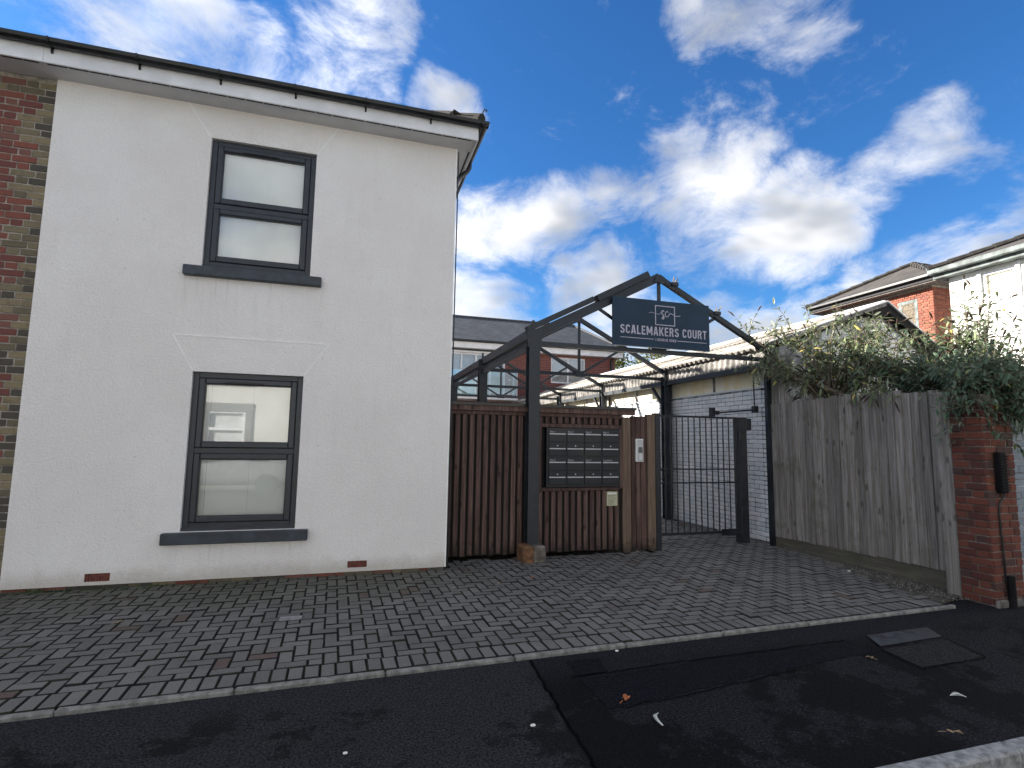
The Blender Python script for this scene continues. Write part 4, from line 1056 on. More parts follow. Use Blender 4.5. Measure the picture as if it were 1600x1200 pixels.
# corrugated sheets
XE_, ZE_, XRg, ZRg = 6.28, 3.12, 9.06, 4.10
def corr_sheet(y0, y1, p, q, amp=.028, per=.146, n=5, nper=8):
    """sheet with waves across y, running from p=(x,z) to q=(x,z)"""
    P = Vector((p[0], 0, p[1])); Q = Vector((q[0], 0, q[1])); d = (Q-P).normalized(); nn = Vector((-d.z, 0, d.x))
    ny = int((y1-y0)/per*nper); mb = MB(); vs = []
    for i in range(n+1):
        for k in range(ny+1):
            y = y0+(y1-y0)*k/ny; o = P.lerp(Q, i/n)+nn*(amp*math.sin(2*math.pi*y/per)); vs.append((o.x, y, o.z))
    fs = [(i*(ny+1)+k, (i+1)*(ny+1)+k, (i+1)*(ny+1)+k+1, i*(ny+1)+k+1) for i in range(n) for k in range(ny)]
    return mb.add(vs, fs)
y = 7.0; i = 0
while y < SY1:
    j = random.uniform(-.02, .02); lift = (i % 2)*.006
    mid = ((XE_+XRg)/2, (ZE_+ZRg)/2)
    corr_sheet(y, y+1.03, (XE_+j, ZE_+lift), (mid[0]+.1, mid[1]+.035+lift)).build('roof_sheet', M['asb'], shed, True)
    corr_sheet(y, y+1.03, (mid[0], mid[1]+.03+lift), (XRg, ZRg+lift)).build('roof_sheet', M['asb'], shed, True)
    corr_sheet(y, y+1.03, (10.62, 3.14+lift), (XRg, ZRg+lift)).build('roof_sheet', M['asb'], shed, True)
    corr_sheet(y, y+1.03, (XE_+.10, 2.86+random.uniform(-.015, .015)), (XE_+.10, 3.13), .024).build('fascia_sheet', M['asbd'], shed, True)
    y += .99; i += 1
MB().extrude([(-.16, -.03), (0, .045), (.16, -.03), (.15, -.045), (0, .025), (-.15, -.045)], (XRg, 7.0, ZRg+.03), (XRg, SY1, ZRg+.03), (1, 0, 0), (0, 0, 1)).build('ridge_capping', M['upvc'], shed)
GY = 7.10
gw = MB().extrude([(XW, -.05), (10.55, -.05), (10.55, 3.0), (XRg, 3.98), (XW, 3.12)], (0, GY, 0), (0, GY+.2, 0), (1, 0, 0), (0, 0, 1)).build('gable_wall', M['mortarw'], shed)
brick_panel(gw, (XRg-1.6, GY, 2.3), (1, 0, 0), (0, -1, 0), 3.4, 1.7, lambda a, z, c: 'whitebrick' if 2.3+z+.06 < 3.98-abs(a-1.6)*(.345 if a < 1.6 else .61) else None, bl=.44, bh=.14, bond='stretcher', seed=12, piece='block')
for sx in (-1, 1):
    p = Vector((XRg, 6.985, ZRg-.05)); q = Vector((XE_-.1, 6.985, ZE_-.085)) if sx < 0 else Vector((10.7, 6.985, 3.03)); MB().beam(p+Vector((0, 0, .05 if sx < 0 else 0)), q+Vector((0, 0, .05 if sx < 0 else 0)), .03, .07 if sx < 0 else .17, side=(0, 1, 0), c=.004).build('bargeboard', M['asbd' if sx < 0 else 'blackpaint'], shed)
    if sx > 0: MB().beam(p+Vector((0, .06, -.13)), q+Vector((0, .06, -.13)), .02, .12, side=(0, 1, 0)).build('bargeboard', M['blackpaint'], shed)
    else: MB().beam(p+Vector((0, -.004, -.08)), p.lerp(q, .13)+Vector((0, -.004, -.08)), .03, .16, side=(0, 1, 0)).build('bargeboard', M['blackpaint'], shed)
    MB().beam(p+Vector((0, -.01, .095)), q+Vector((0, -.01, .095)), .07, .02, side=(0, 1, 0)).build('verge_trim', M['upvc'], shed)

# =================================================================== FENCE
XF = 6.43
fence = thing('board_fence', (XF, 5.6, 0), 'weathered grey close board timber fence on the right of the paving', 'fence')
y = 6.995; i = 0
while y > 4.39:
    wd = random.choice((.105, .112, .118, .125)); y0 = max(y-wd, 4.375)
    zt = 2.205+.045*math.sin((7-y)/2.5*math.pi)+random.uniform(-.022, .018); lean = random.uniform(-.008, .008)
    tk0, tk1 = (.008, .028)
    vs = [(XF-tk1-.004, y0-.012, 0), (XF-.002, y0-.012, 0), (XF-.002, y, 0), (XF-tk0+.002, y, 0)]
    mb = MB(); zb = .15+.05*(7-y)/2.5+random.uniform(-.008, .008)
    mb.add([(a, b+lean, zb) for a, b, _ in vs]+[(a+random.uniform(-.002, .002), b-lean, zt+random.uniform(-.004, .004)) for a, b, _ in vs], [(3, 2, 1, 0), (4, 5, 6, 7), (0, 1, 5, 4), (1, 2, 6, 5), (2, 3, 7, 6), (3, 0, 4, 7)])
    mb.build('board', M['greyboard'], fence); y -= wd; i += 1
bx('gravel_board', M['gravelb'], fence, XF-.008, XF+.03, 4.362, 6.99, -.06, .205, .005)
for z in (.5, 1.3, 2.0): bx('rail', M['greyboard'], fence, XF+.004, XF+.06, 4.45, 6.99, z, z+.08)
bx('post', M['greyboard'], fence, XF-.150, XF-.020, 4.212, 4.360, -.12, 2.17, .008)
bx('post', M['greyboard'], fence, XF+.062, XF+.15, 6.2, 6.3, -.1, 2.3)
for k, (y0, y1, zt) in enumerate(((6.90, 6.995, 2.80), (6.80, 6.895, 2.82), (6.69, 6.795, 2.74))): bx('tall_board', M['greyboard'], fence, XF+.012, XF+.034, y0, y1, 1.6, zt, .003)

# =================================================================== BRICK PIER and painted wall
pier = thing('brick_pier', (6.5, 4.1, 0), 'crumbling red brick pier at the street end of the grey fence', 'pier')
px0, px1, py0, py1 = 6.285, 6.705, 3.895, 4.205
bx('core', M['mortard'], pier, px0, px1, py0, py1, -.1, 2.12)
brick_panel(pier, (px0-.004, py0, -.02), (1, 0, 0), (0, -1, 0), px1-px0+.006, 2.1, lambda a, z, c: 'pierbrick', bond='flemish', seed=21, jit=.010, bh=.066)
brick_panel(pier, (px0, py1, -.02), (0, -1, 0), (-1, 0, 0), py1-py0-.002, 2.1, lambda a, z, c: 'pierbrick', bond='flemish', seed=22, jit=.014, bh=.066)
bx('footing', M['conc'], pier, px0-.03, px1-.06, py0-.035, py0-.0, -.08, .045, .02)
cb = thing('cable_box', (6.56, 3.87, 1.3), 'black ribbed cable joint box with a lead running down the brick pier', 'cable box')
bx('box_body', M['blackpaint'], cb, 6.385, 6.485, py0-.075, py0-.012, 1.10, 1.52, .012)
for i in range(13): bx('rib', M['blackpaint'], cb, 6.380, 6.490, py0-.082, py0-.072, 1.125+i*.029, 1.137+i*.029, .002)
MB().tube(curve([(6.45, py0-.05, 1.11), (6.435, py0-.03, 1.03), (6.40, py0-.022, .93), (6.41, py0-.022, .5), (6.42, py0-.022, .2)], 6), .009, 8).build('cable', M['black'], cb)
MB().tube([(6.44, py0-.05, .28), (6.44, py0-.05, -.05)], .035, 10).build('duct', M['blackpaint'], cb)
pw = thing('painted_wall', (8, 4.35, 0), 'pale blue painted brick wall behind the brick pier at the right edge', 'wall')
pwc = bx('core', M['mortarw'], pw, 6.72, 10.5, 4.32, 4.52, -.1, 2.0)
brick_panel(pwc, (6.73, 4.32, 0), (1, 0, 0), (0, -1, 0), 2.6, 1.95, lambda a, z, c: 'paintbrick', bond='stretcher', seed=31, jit=.003)
bx('coping', M['conc'], pw, 6.71, 10.5, 4.28, 4.56, 2.0, 2.06, .008)

# =================================================================== BACKGROUND BUILDINGS
def win_unit(par, x0, x1, z0, z1, y, n=2, fw=.07, blind_=None, yn=-1):
    f = MB(); f.box(x0, x1, y-.03, y+.04, z1-fw, z1, .004).box(x0, x1, y-.03, y+.04, z0, z0+fw, .004)
    for i in range(n+1):
        c = x0+fw/2+(x1-x0-fw)*i/n; f.box(c-fw/2, c+fw/2, y-.029, y+.039, z0+fw, z1-fw, .004)
    wf = f.build('window', M['upvc'], par)
    for i in range(n):
        a = x0+fw/2+(x1-x0-fw)*i/n+fw/2; b = x0+fw/2+(x1-x0-fw)*(i+1)/n-fw/2
        MB().poly([(a, y, z0+fw), (b, y, z0+fw), (b, y, z1-fw), (a, y, z1-fw)]).build('pane', M['glass'], wf)
        zz = z0+fw if (blind_ is None) else z0+(z1-z0)*blind_
        bx('curtain', M['curtain'], wf, a-.02, b+.02, y+.10, y+.11, zz, z1-.02)
    bx('room_lining', M['room'], wf, x0, x1, y+.14, y+.15, z0, z1)
    return wf
apt = thing('apartment_block', (6, 21, 0), 'red brick apartment block with slate roof, white windows and a glass balcony', 'building')
YB = 21.0
DW = (3.55, 6.03, 3.30, 5.12); W2 = (8.04, 9.64, 4.05, 5.17); W3 = (1.0, 2.2, 4.05, 5.17); W4 = (8.04, 9.64, 1.0, 2.3)
mb = MB(); wall_holes(mb, -4, 11.06, -.1, 5.3, YB, [DW, W2, W3, W4], .2)
mb.poly([(11.06, YB, -.1), (11.06, 26, -.1), (11.06, 26, 5.3), (11.06, YB, 5.3)]); mb.poly([(-4, YB, -.1), (-4, YB, 5.3), (-4, 26, 5.3), (-4, 26, -.1)]); mb.poly([(11.06, 26, -.1), (-4, 26, -.1), (-4, 26, 5.3), (11.06, 26, 5.3)])
mb.build('wall', M['blockbrick'], apt)
for h_, n_ in ((DW, 4), (W2, 2), (W3, 2), (W4, 2)): win_unit(apt, h_[0], h_[1], h_[2], h_[3], YB+.08, n_)
bx('render_surround', M['upvc'], apt, 3.0, 6.06, YB-.02, YB-.003, 5.121, 5.28)
bx('fascia', M['upvc'], apt, -4.3, 11.3, YB-.30, YB-.27, 5.27, 5.52); bx('soffit', M['soffit'], apt, -4.3, 11.3, YB-.27, YB+.02, 5.27, 5.285)
bx('fascia', M['upvc'], apt, 11.27, 11.3, YB-.269, 26.3, 5.27, 5.52)
bx('gutter', M['black'], apt, -4.3, 11.42, YB-.42, YB-.301, 5.50, 5.60, .02); bx('lower_trim', M['black'], apt, -4.0, 6.6, YB-.05, YB-.021, 5.20, 5.268)
MB().tube([(11.0, YB-.06, 5.45), (10.85, YB-.06, 5.1), (10.85, YB-.06, 0)], .04, 8).build('downpipe', M['black'], apt)
mb = MB(); e = (-4.4, 11.45, YB-.38, 26.4, 5.60); rz = 7.18; ry = 23.5; rx0, rx1 = -1.6, 10.15
mb.poly([(e[0], e[2], e[4]), (e[1], e[2], e[4]), (rx1, ry, rz), (rx0, ry, rz)]); mb.poly([(e[1], e[2], e[4]), (e[1], e[3], e[4]), (rx1, ry, rz)]); mb.poly([(e[1], e[3], e[4]), (e[0], e[3], e[4]), (rx0, ry, rz), (rx1, ry, rz)]); mb.poly([(e[0], e[3], e[4]), (e[0], e[2], e[4]), (rx0, ry, rz)])
rf = mb.build('roof', M['slaterows'], apt)
MB().tube([(rx0, ry, rz), (rx1, ry, rz)], .07, 8).build('ridge_tiles', M['slate'], rf); MB().tube([(e[1], e[2], e[4]), (rx1, ry, rz)], .06, 8).build('hip_tiles', M['slate'], rf)
bal = bx('balcony', M['soffit'], apt, 3.0, 6.25, YB-1.1, YB-.001, 3.15, 3.30, .01)
MB().box(3.05, 6.22, YB-1.06, YB-1.045, 3.36, 4.28).build('glass_panel', M['balglass'], bal); bx('handrail', M['alum'], bal, 3.0, 6.27, YB-1.09, YB-1.03, 4.285, 4.33, .008)
MB().box(6.19, 6.205, YB-1.03, YB-.02, 3.36, 4.28).build('glass_panel', M['balglass'], bal)
for x in (3.05, 4.6, 6.2): bx('post', M['alum'], bal, x-.02, x+.02, YB-1.09, YB-1.065, 3.31, 4.284)
bx('bulkhead_light', M['whiteplast'], apt, 6.15, 6.25, YB-.08, YB-.001, 4.02, 4.12, .01)

# brick house on the far right
bh_ = thing('hipped_brick_house', (16, 12, 0), 'orange red brick house with brown hipped tile roof beyond the workshop', 'house')
bxl, by0, by1, bzt = 15.0, 10.23, 13.7, 5.98
MB().box(bxl+.01, 19, by0+.01, by1, -.1, bzt).build('wall', M['mortar'], bh_)
wh = bh_.children[0]
brick_panel(wh, (bxl, by1, 3.3), (0, -1, 0), (-1, 0, 0), by1-by0, 2.68, lambda a, z, c: None if (2.50 < a < 3.06 and .45 < z < 2.42) else 'farbrick', seed=41, bond='flemish')
brick_panel(wh, (bxl, by0, 3.3), (1, 0, 0), (0, -1, 0), 1.2, 2.68, lambda a, z, c: 'farbrick', seed=42, bond='flemish')
yw0, yw1 = by1-3.05, by1-2.51
wfm = MB()
for a, b, c, d in ((yw0, yw0+.09, 3.77, 5.70), (yw1-.09, yw1, 3.77, 5.70), (yw0+.09, yw1-.09, 5.61, 5.70), (yw0+.09, yw1-.09, 3.77, 3.86)): wfm.box(bxl-.012, bxl+.012, a, b, c, d, .004)
wfm = wfm.build('window', M['lead'], bh_)
MB().poly([(bxl-.002, yw0+.09, 3.86), (bxl-.002, yw1-.09, 3.86), (bxl-.002, yw1-.09, 5.61), (bxl-.002, yw0+.09, 5.61)]).build('pane', M['glass'], wfm); bx('curtain', M['bark'], wfm, bxl-.0095, bxl-.003, yw0+.09, yw1-.09, 3.86, 5.61)
bx('soffit', M['conc'], bh_, bxl-.3, 19.3, by0-.3, by1+.3, bzt+.001, bzt+.03); bx('fascia', M['felt'], bh_, bxl-.33, 19.3, by0-.33, by1+.3, bzt+.032, bzt+.20, .01)
bx('gutter', M['black'], bh_, bxl-.43, bxl-.331, by0-.4, by1+.3, bzt+.13, bzt+.23, .02); bx('gutter', M['black'], bh_, bxl-.33, 19.3, by0-.43, by0-.331, bzt+.13, bzt+.23, .02)
zb = bzt+.20; ex, ey0, ey1 = bxl-.40, by0-.40, by1+.35; ym = (ey0+ey1)/2; hz = (ym-ey0)*.52; hx = ex+(ym-ey0)
mb = MB(); mb.poly([(ex, ey1, zb), (ex, ey0, zb), (hx, ym, zb+hz)]); mb.poly([(ex, ey0, zb), (19.6, ey0, zb), (19.6, ym, zb+hz), (hx, ym, zb+hz)]); mb.poly([(19.6, ey1, zb), (ex, ey1, zb), (hx, ym, zb+hz), (19.6, ym, zb+hz)])
rf = mb.build('roof', M['tilerowsy'], bh_)
for e_ in ((ex, ey0), (ex, ey1)):
    for i in range(9):
        p = Vector((e_[0], e_[1], zb+.02)).lerp(Vector((hx, ym, zb+hz+.02)), i/9); q = Vector((e_[0], e_[1], zb+.02)).lerp(Vector((hx, ym, zb+hz+.02)), (i+1.08)/9); MB().tube([p, q], [.10, .075], 8).build('hip_tile', M['tile'], rf)
for i in range(10): MB().tube([(hx+i*.4, ym, zb+hz+.02), (hx+i*.4+.42, ym, zb+hz+.02)], [.09, .075], 8).build('ridge_tile', M['tile'], rf)

# white house on the far right
wh_ = thing('white_end_house', (14.5, 6.5, 0), 'sunlit white rendered house with small window at the right edge', 'house')
WX = 13.0; WY1 = 8.50; WZ = 5.45; wn = (7.22, 7.85, 4.78, 5.36)
mb = MB()
def yhole_wall():
    xs = [3.0, wn[0], wn[1], WY1]; zs = [-.1, wn[2], wn[3], WZ]
    for i in range(3):
        for k in range(3):
            if i == 1 and k == 1: continue
            mb.poly([(WX, xs[i+1], zs[k]), (WX, xs[i], zs[k]), (WX, xs[i], zs[k+1]), (WX, xs[i+1], zs[k+1])])
    a, b, c, d = wn
    mb.poly([(WX, a, c), (WX+.1, a, c), (WX+.1, a, d), (WX, a, d)]); mb.poly([(WX, b, c), (WX, b, d), (WX+.1, b, d), (WX+.1, b, c)]); mb.poly([(WX, a, d), (WX+.1, a, d), (WX+.1, b, d), (WX, b, d)]); mb.poly([(WX, a, c), (WX, b, c), (WX+.1, b, c), (WX+.1, a, c)])
yhole_wall()
mb.poly([(WX, 3.0, -.1), (18, 3.0, -.1), (18, 3.0, WZ), (WX, 3.0, WZ)]); mb.poly([(18, WY1, -.1), (WX, WY1, -.1), (WX, WY1, WZ), (18, WY1, WZ)])
mb.build('wall', M['whitewall'], wh_)
a, b, c, d = wn; f = MB()
for p0, p1, q0, q1 in ((a, a+.07, c, d), (b-.07, b, c, d), (a+.07, b-.07, c, c+.07), (a+.07, b-.07, d-.07, d)): f.box(WX+.02, WX+.07, p0, p1, q0, q1, .004)
f = f.build('window', M['upvc'], wh_); MB().poly([(WX+.05, a+.07, c+.07), (WX+.05, a+.07, d-.07), (WX+.05, b-.07, d-.07), (WX+.05, b-.07, c+.07)]).build('pane', M['dullglass'], f)
bx('curtain', M['clere'], f, WX+.075, WX+.085, a, b, c, d)
sr = MB()
for p0, p1, q0, q1 in ((a-.08, a-.003, c-.08, d+.06), (b+.003, b+.08, c-.08, d+.06), (a-.003, b+.003, c-.08, c-.003)): sr.box(WX-.03, WX-.001, p0, p1, q0, q1, .003)
sr.build('window_surround', M['upvc'], wh_)
bx('eaves_board', M['lead'], wh_, WX-.22, WX+.02, 2.8, WY1+.2, WZ-.02, WZ+.17, .01); bx('gutter', M['lead'], wh_, WX-.34, WX-.221, 2.8, WY1+.25, WZ+.08, WZ+.20, .02)
mb = MB(); mb.poly([(WX-.3, WY1+.25, WZ+.2), (WX-.3, 2.7, WZ+.2), (15.5, 4.4, 6.75), (15.5, 6.8, 6.75)]); mb.poly([(18.3, WY1+.25, WZ+.2), (WX-.3, WY1+.25, WZ+.2), (15.5, 6.8, 6.75)]); mb.poly([(WX-.3, 2.7, WZ+.2), (18.3, 2.7, WZ+.2), (15.5, 4.4, 6.75)])
rf = mb.build('roof', M['tilerowsy'], wh_)
for i in range(8):
    p = Vector((WX-.3, WY1+.25, WZ+.22)).lerp(Vector((15.5, 6.8, 6.78)), i/8); q = Vector((WX-.3, WY1+.25, WZ+.22)).lerp(Vector((15.5, 6.8, 6.78)), (i+1.08)/8); MB().tube([p, q], [.09, .07], 8).build('hip_tile', M['tile'], rf)
MB().tube([(WX-.3, WY1+.25, WZ+.2), (WX-.33, WY1+.27, WZ+.32), (WX-.38, WY1+.3, WZ+.36), (WX-.41, WY1+.3, WZ+.31)], .012, 6).build('hip_iron', M['lead'], rf)

# house and car over the road: seen only as reflections in the lower window
op = thing('house_over_road', (-4, -8.5, 0), 'pale rendered house over the road, seen reflected in the lower window', 'house')
ow = (-5.0, -3.74, .98, 2.50)
mb = MB(); wall_holes(mb, -14, 12, -.2, 5.4, 8.5, [(3.74, 5.0, .98, 2.50), (-3, -1.8, .98, 2.5), (3.74, 5.0, 3.6, 4.9)], .1)
mb.v = [(-x, -y, z) for x, y, z in mb.v]; mb.build('wall', M['cream'], op)
for (a, b, c, d) in ((-5.0, -3.74, .98, 2.50), (1.8, 3.0, .98, 2.5), (-5.0, -3.74, 3.6, 4.9)):
    s_ = MB()
    for p0, p1, q0, q1 in ((a-.16, a-.002, c-.14, d+.3), (b+.002, b+.26, c-.14, d+.3), (a-.002, b+.002, d+.002, d+.3), (a-.002, b+.002, c-.14, c-.002)): s_.box(p0, p1, -8.499, -8.46, q0, q1)
    s_.build('window_surround', M['greyband'], op)
    f = MB(); fw = .07
    for p0, p1, q0, q1 in ((a, a+fw, c, d), (b-fw, b, c, d), (a+fw, b-fw, c, c+fw), (a+fw, b-fw, d-fw, d), (a+fw, b-fw, 1.80+(c-.98), 1.90+(c-.98))): f.box(p0, p1, -8.56, -8.50, q0, q1)
    f = f.build('window', M['upvc'], op); bx('blind', M['curtain'], f, a+fw, b-fw, -8.62, -8.61, c+fw, d-fw)
bx('roof', M['slate'], op, -14, 12, -13.5, -8.2, 5.41, 5.6); 
car = thing('parked_car', (-3.6, -4.6, -.115), 'silver parked car over the road, seen reflected in the lower window', 'car')
secs = [(-5.7, .45, .62, .74), (-5.5, .35, .80, .82), (-4.7, .30, .95, .86), (-4.3, .30, 1.30, .70), (-3.4, .30, 1.38, .70), (-2.6, .30, 1.34, .70), (-1.8, .30, .98, .86), (-1.45, .35, .85, .82), (-1.35, .45, .62, .70)]
mb = MB(); rows = []
for (x, zl, zh, wt) in secs:
    zm = min(zh, .80); ring = [(-.80, zl), (-.86, .5*(zl+zm)), (-.85, zm-.02), (-wt, zh-.03), (-wt*.7, zh), (wt*.7, zh), (wt, zh-.03), (.85, zm-.02), (.86, .5*(zl+zm)), (.80, zl)]
    rows.append([(x, -4.6+a, b-.115) for a, b in ring])
n = 10; vs = [p for r_ in rows for p in r_]; fs = [(i*n+k, i*n+(k+1) % n, (i+1)*n+(k+1) % n, (i+1)*n+k) for i in range(len(rows)-1) for k in range(n)]+[tuple(range(n)), tuple(reversed(range((len(rows)-1)*n, len(rows)*n)))]
mb.add(vs, fs).build('body', M['carpaint'], car, True)
for x in (-4.95, -2.25):
    for y in (-5.42, -3.78):
        wl = MB().tube([(x, y-.10, .20), (x, y+.10, .20)], .31, 20).build('wheel', M['tyre'], car); MB().tube([(x, y-.11, .20), (x, y+.11, .20)], .17, 16).build('rim', M['steel'], wl)
for s_ in (-1, 1):
    y = -4.6+s_*.82; MB().poly([(-4.25, y, .74), (-3.15, y, .74), (-3.2, y-s_*.085, 1.18), (-4.1, y-s_*.085, 1.16)]).poly([(-3.08, y, .74), (-2.1, y, .74), (-2.5, y-s_*.085, 1.16), (-3.12, y-s_*.085, 1.18)]).build('side_window', M['screen'], car)

# =================================================================== VEGETATION
def leaf_geo(mb, p, d, up, L, wd, droop=.25):
    """a pointed leaf folded along its rib"""
    d = d.normalized(); s = d.cross(up)
    if s.length < 1e-3: s = d.orthogonal()
    s.normalize(); n = s.cross(d)
    m1 = p+d*L*.38+n*(wd*.12); tip = p+d*L-Vector((0, 0, L*droop)); m2 = p+d*L*.72-Vector((0, 0, L*droop*.42))
    a1 = p+d*L*.34+s*wd*.5-Vector((0, 0, L*.02)); b1 = p+d*L*.34-s*wd*.5-Vector((0, 0, L*.02)); a2 = m2+s*wd*.32; b2 = m2-s*wd*.32
    mb.add([p, a1, m1, b1, a2, m2, b2, tip], [(0, 1, 2), (0, 2, 3), (1, 4, 5, 2), (2, 5, 6, 3), (4, 7, 5), (5, 7, 6)])
def rv(r, s=1.0): return Vector((r.gauss(0, s), r.gauss(0, s), r.gauss(0, s)))
def buddleia(name, label, base, canes, leafmat, seed, ll=(.08, .15), lw=.26, group=None, step=.06, spikes=.5, side=3):
    """canes: list of (target point, arch) from the base; side shoots carry pairs of pointed leaves"""
    r = random.Random(seed); t = thing(name, base, label, 'shrub', group); wood = MB(); lf = MB(); sp = []; B = Vector(base)
    def shoot(P, rad, leafy):
        wood.tube(P, [rad*(1-.75*i/(len(P)-1)) for i in range(len(P))], 5, False)
        L = 0
        for i in range(len(P)-1):
            seg = P[i+1]-P[i]; n = max(1, int(seg.length/step))
            for k in range(n):
                q = P[i].lerp(P[i+1], k/n); f = (i+k/n)/(len(P)-1)
                if f < leafy: continue
                ax = seg.normalized(); o = ax.cross(rv(r)).normalized()
                for sg2 in (1, -1):
                    if r.random() < .10: continue
                    dd = (o*sg2+ax*r.uniform(.3, .9)+Vector((0, 0, r.uniform(-.5, .2)))); leaf_geo(lf, q+o*sg2*.004, dd, Vector((0, 0, 1))+rv(r, .35), r.uniform(*ll), r.uniform(.75, 1.15)*lw*.12, r.uniform(.1, .45))
        if r.random() < spikes:
            tip = P[-1]; d = (P[-1]-P[-2]).normalized(); d = (d+Vector((0, 0, r.uniform(-.3, .2)))).normalized(); L2 = r.uniform(.07, .16)
            sp.append(MB().tube([tip, tip+d*L2*.4, tip+d*L2*.8-Vector((0, 0, .012)), tip+d*L2-Vector((0, 0, .02))], [.005, .013, .008, .002], 6))
    for (tg, arch) in canes:
        T = Vector(tg); P = []
        n = 9; w1 = rv(r, .10)
        for i in range(n+1):
            f = i/n; p = B.lerp(T, f)+Vector((0, 0, arch*math.sin(f*math.pi)*.9))+w1*math.sin(f*math.pi)+rv(r, .012); P.append(p)
        shoot(P, .014, .45)
        for k in range(side):
            f = r.uniform(.35, .95); i = int(f*n); q = P[min(i, n-1)]
            d = (P[min(i+1, n)]-P[i]).normalized() if i < n else Vector((0, 0, 1))
            dd = (d*.5+rv(r, .6)+Vector((0, 0, .35))).normalized(); Ls = r.uniform(.22, .55); Q = [q]
            for s_ in range(5): dd = (dd+rv(r, .12)+Vector((0, 0, -.07))).normalized(); Q.append(Q[-1]+dd*Ls/5)
            shoot(Q, .006, .05)
    wood.build('branches', M['bark'], t, True); lf.build('foliage', M[leafmat], t)
    for q in sp: q.build('flower_spike', M['spike'], t, True)
    return t
rr = random.Random(3)
def canes_in(n, cx, cy, cz, sx, sy, sz, arch=(.05, .35)):
    return [((cx+rr.uniform(-sx, sx), cy+rr.uniform(-sy, sy), cz+rr.uniform(-sz, sz)), rr.uniform(*arch)) for _ in range(n)]
c1 = canes_in(34, 6.98, 6.0, 2.78, .50, .85, .38)+canes_in(12, 6.95, 6.2, 3.25, .35, .6, .28)+[((6.70, 6.50, 3.80), .12), ((6.62, 6.75, 3.55), .15), ((6.55, 6.9, 3.30), .2), ((6.30, 7.05, 3.45), .3), ((5.95, 6.95, 3.36), .40), ((6.05, 6.95, 3.02), .35), ((6.10, 6.75, 2.72), .35), ((6.2, 6.9, 2.62), .35), ((6.3, 6.6, 2.60), .3), ((6.36, 5.1, 2.16), .5), ((6.36, 5.45, 2.12), .5), ((6.36, 4.85, 2.1), .5), ((6.15, 7.0, 2.8), .3), ((6.0, 6.9, 2.75), .3)]
buddleia('buddleia_shrub', 'straggly buddleia with arching twigs spilling over the fence beside the workshop roof', (6.75, 6.0, 1.9), c1, 'leaf', 11, ll=(.09, .165), lw=.31, side=5)
c2 = canes_in(34, 7.0, 4.95, 2.52, .50, .55, .36)+canes_in(16, 7.6, 5.2, 2.7, .5, .5, .38)
buddleia('buddleia_shrub', 'dense dark green leafy shrub on top of the fence near its street end', (7.0, 5.0, 1.7), c2, 'leaf2', 12, ll=(.08, .13), lw=.34, side=6, spikes=.12)
c3 = canes_in(34, 7.65, 4.75, 2.85, .50, .4, .50)+[((7.40, 4.75, 3.55), .1), ((7.7, 4.75, 3.68), .1), ((7.55, 4.75, 3.6), .1), ((7.2, 4.7, 3.15), .2), ((7.9, 4.7, 3.5), .1)]
buddleia('buddleia_shrub', 'tall buddleia with dried flower heads in front of the white house at the right edge', (7.7, 4.9, 1.6), c3, 'leaf', 13, ll=(.09, .16), lw=.33, side=5, spikes=.5)
c4 = canes_in(52, 6.72, 4.08, 2.16, .52, .30, .22, (.02, .18))+canes_in(22, 7.15, 3.98, 2.06, .40, .16, .28, (.08, .3))+canes_in(9, 6.5, 3.95, 2.05, .25, .1, .14, (.1, .25))
buddleia('climbing_shrub', 'dark feathery climber hanging over the top of the brick pier', (6.85, 4.3, 1.95), c4, 'leaf2', 14, ll=(.05, .10), lw=.26, side=7, spikes=0, step=.035)
dead = thing('leaning_trunk', (6.7, 6.4, 2.3), 'bare grey buddleia trunk leaning out above the fence top', 'branch')
MB().tube(curve([(6.62, 6.62, 2.62), (6.58, 6.3, 2.50), (6.55, 5.95, 2.36), (6.6, 5.7, 2.22)], 5), [.04]*15+[.045], 8).build('stem', M['bark'], dead, True)
for q in (((6.55, 5.95, 2.36), (6.5, 5.9, 2.72)), ((6.55, 5.9, 2.32), (6.5, 5.6, 2.78)), ((6.55, 5.95, 2.4), (6.55, 6.25, 2.80)), ((6.5, 6.05, 2.6), (6.5, 6.2, 2.95))): MB().tube([q[0], Vector(q[0]).lerp(Vector(q[1]), .5)+Vector((0, .02, .01)), q[1]], [.022, .017, .010], 7).build('side_branch', M['bark'], dead, True)

def far_tree(label, base, h, cr, seed):
    r = random.Random(seed); t = thing('tree', base, label, 'tree', None); B = Vector(base); tr = MB(); lf = MB()
    tr.tube([B, B+Vector((.1, 0, h*.3)), B+Vector((-.05, .1, h*.6)), B+Vector((0, 0, h*.9))], [.22, .17, .11, .03], 8)
    for i in range(34):
        f = r.uniform(.35, .97); q = B+Vector((0, 0, h*f)); a = r.uniform(0, 2*math.pi); L = cr*math.sin(min(1, (1.05-f)*1.6)*math.pi/2+.1)*r.uniform(.7, 1.1)
        e = q+Vector((math.cos(a)*L, math.sin(a)*L, r.uniform(.1, .35)*L)); tr.tube([q, q.lerp(e, .5)+Vector((0, 0, .12)), e], [.05, .03, .01], 5, False)
        for k in range(60):
            p = q.lerp(e, r.uniform(.35, 1.05))+rv(r, .28); leaf_geo(lf, p, rv(r), Vector((0, 0, 1))+rv(r, .5), r.uniform(.15, .28), .12, .2)
    tr.build('trunk', M['bark2'], t, True); lf.build('crown', M['leaf3'], t)
far_tree('yellow green tree just right of the apartment block', (14.6, 28, -.1), 7.3, 1.5, 1)
far_tree('yellow green tree top showing behind the sign over the workshop roof', (19.2, 31, -.1), 8.1, 1.9, 2)

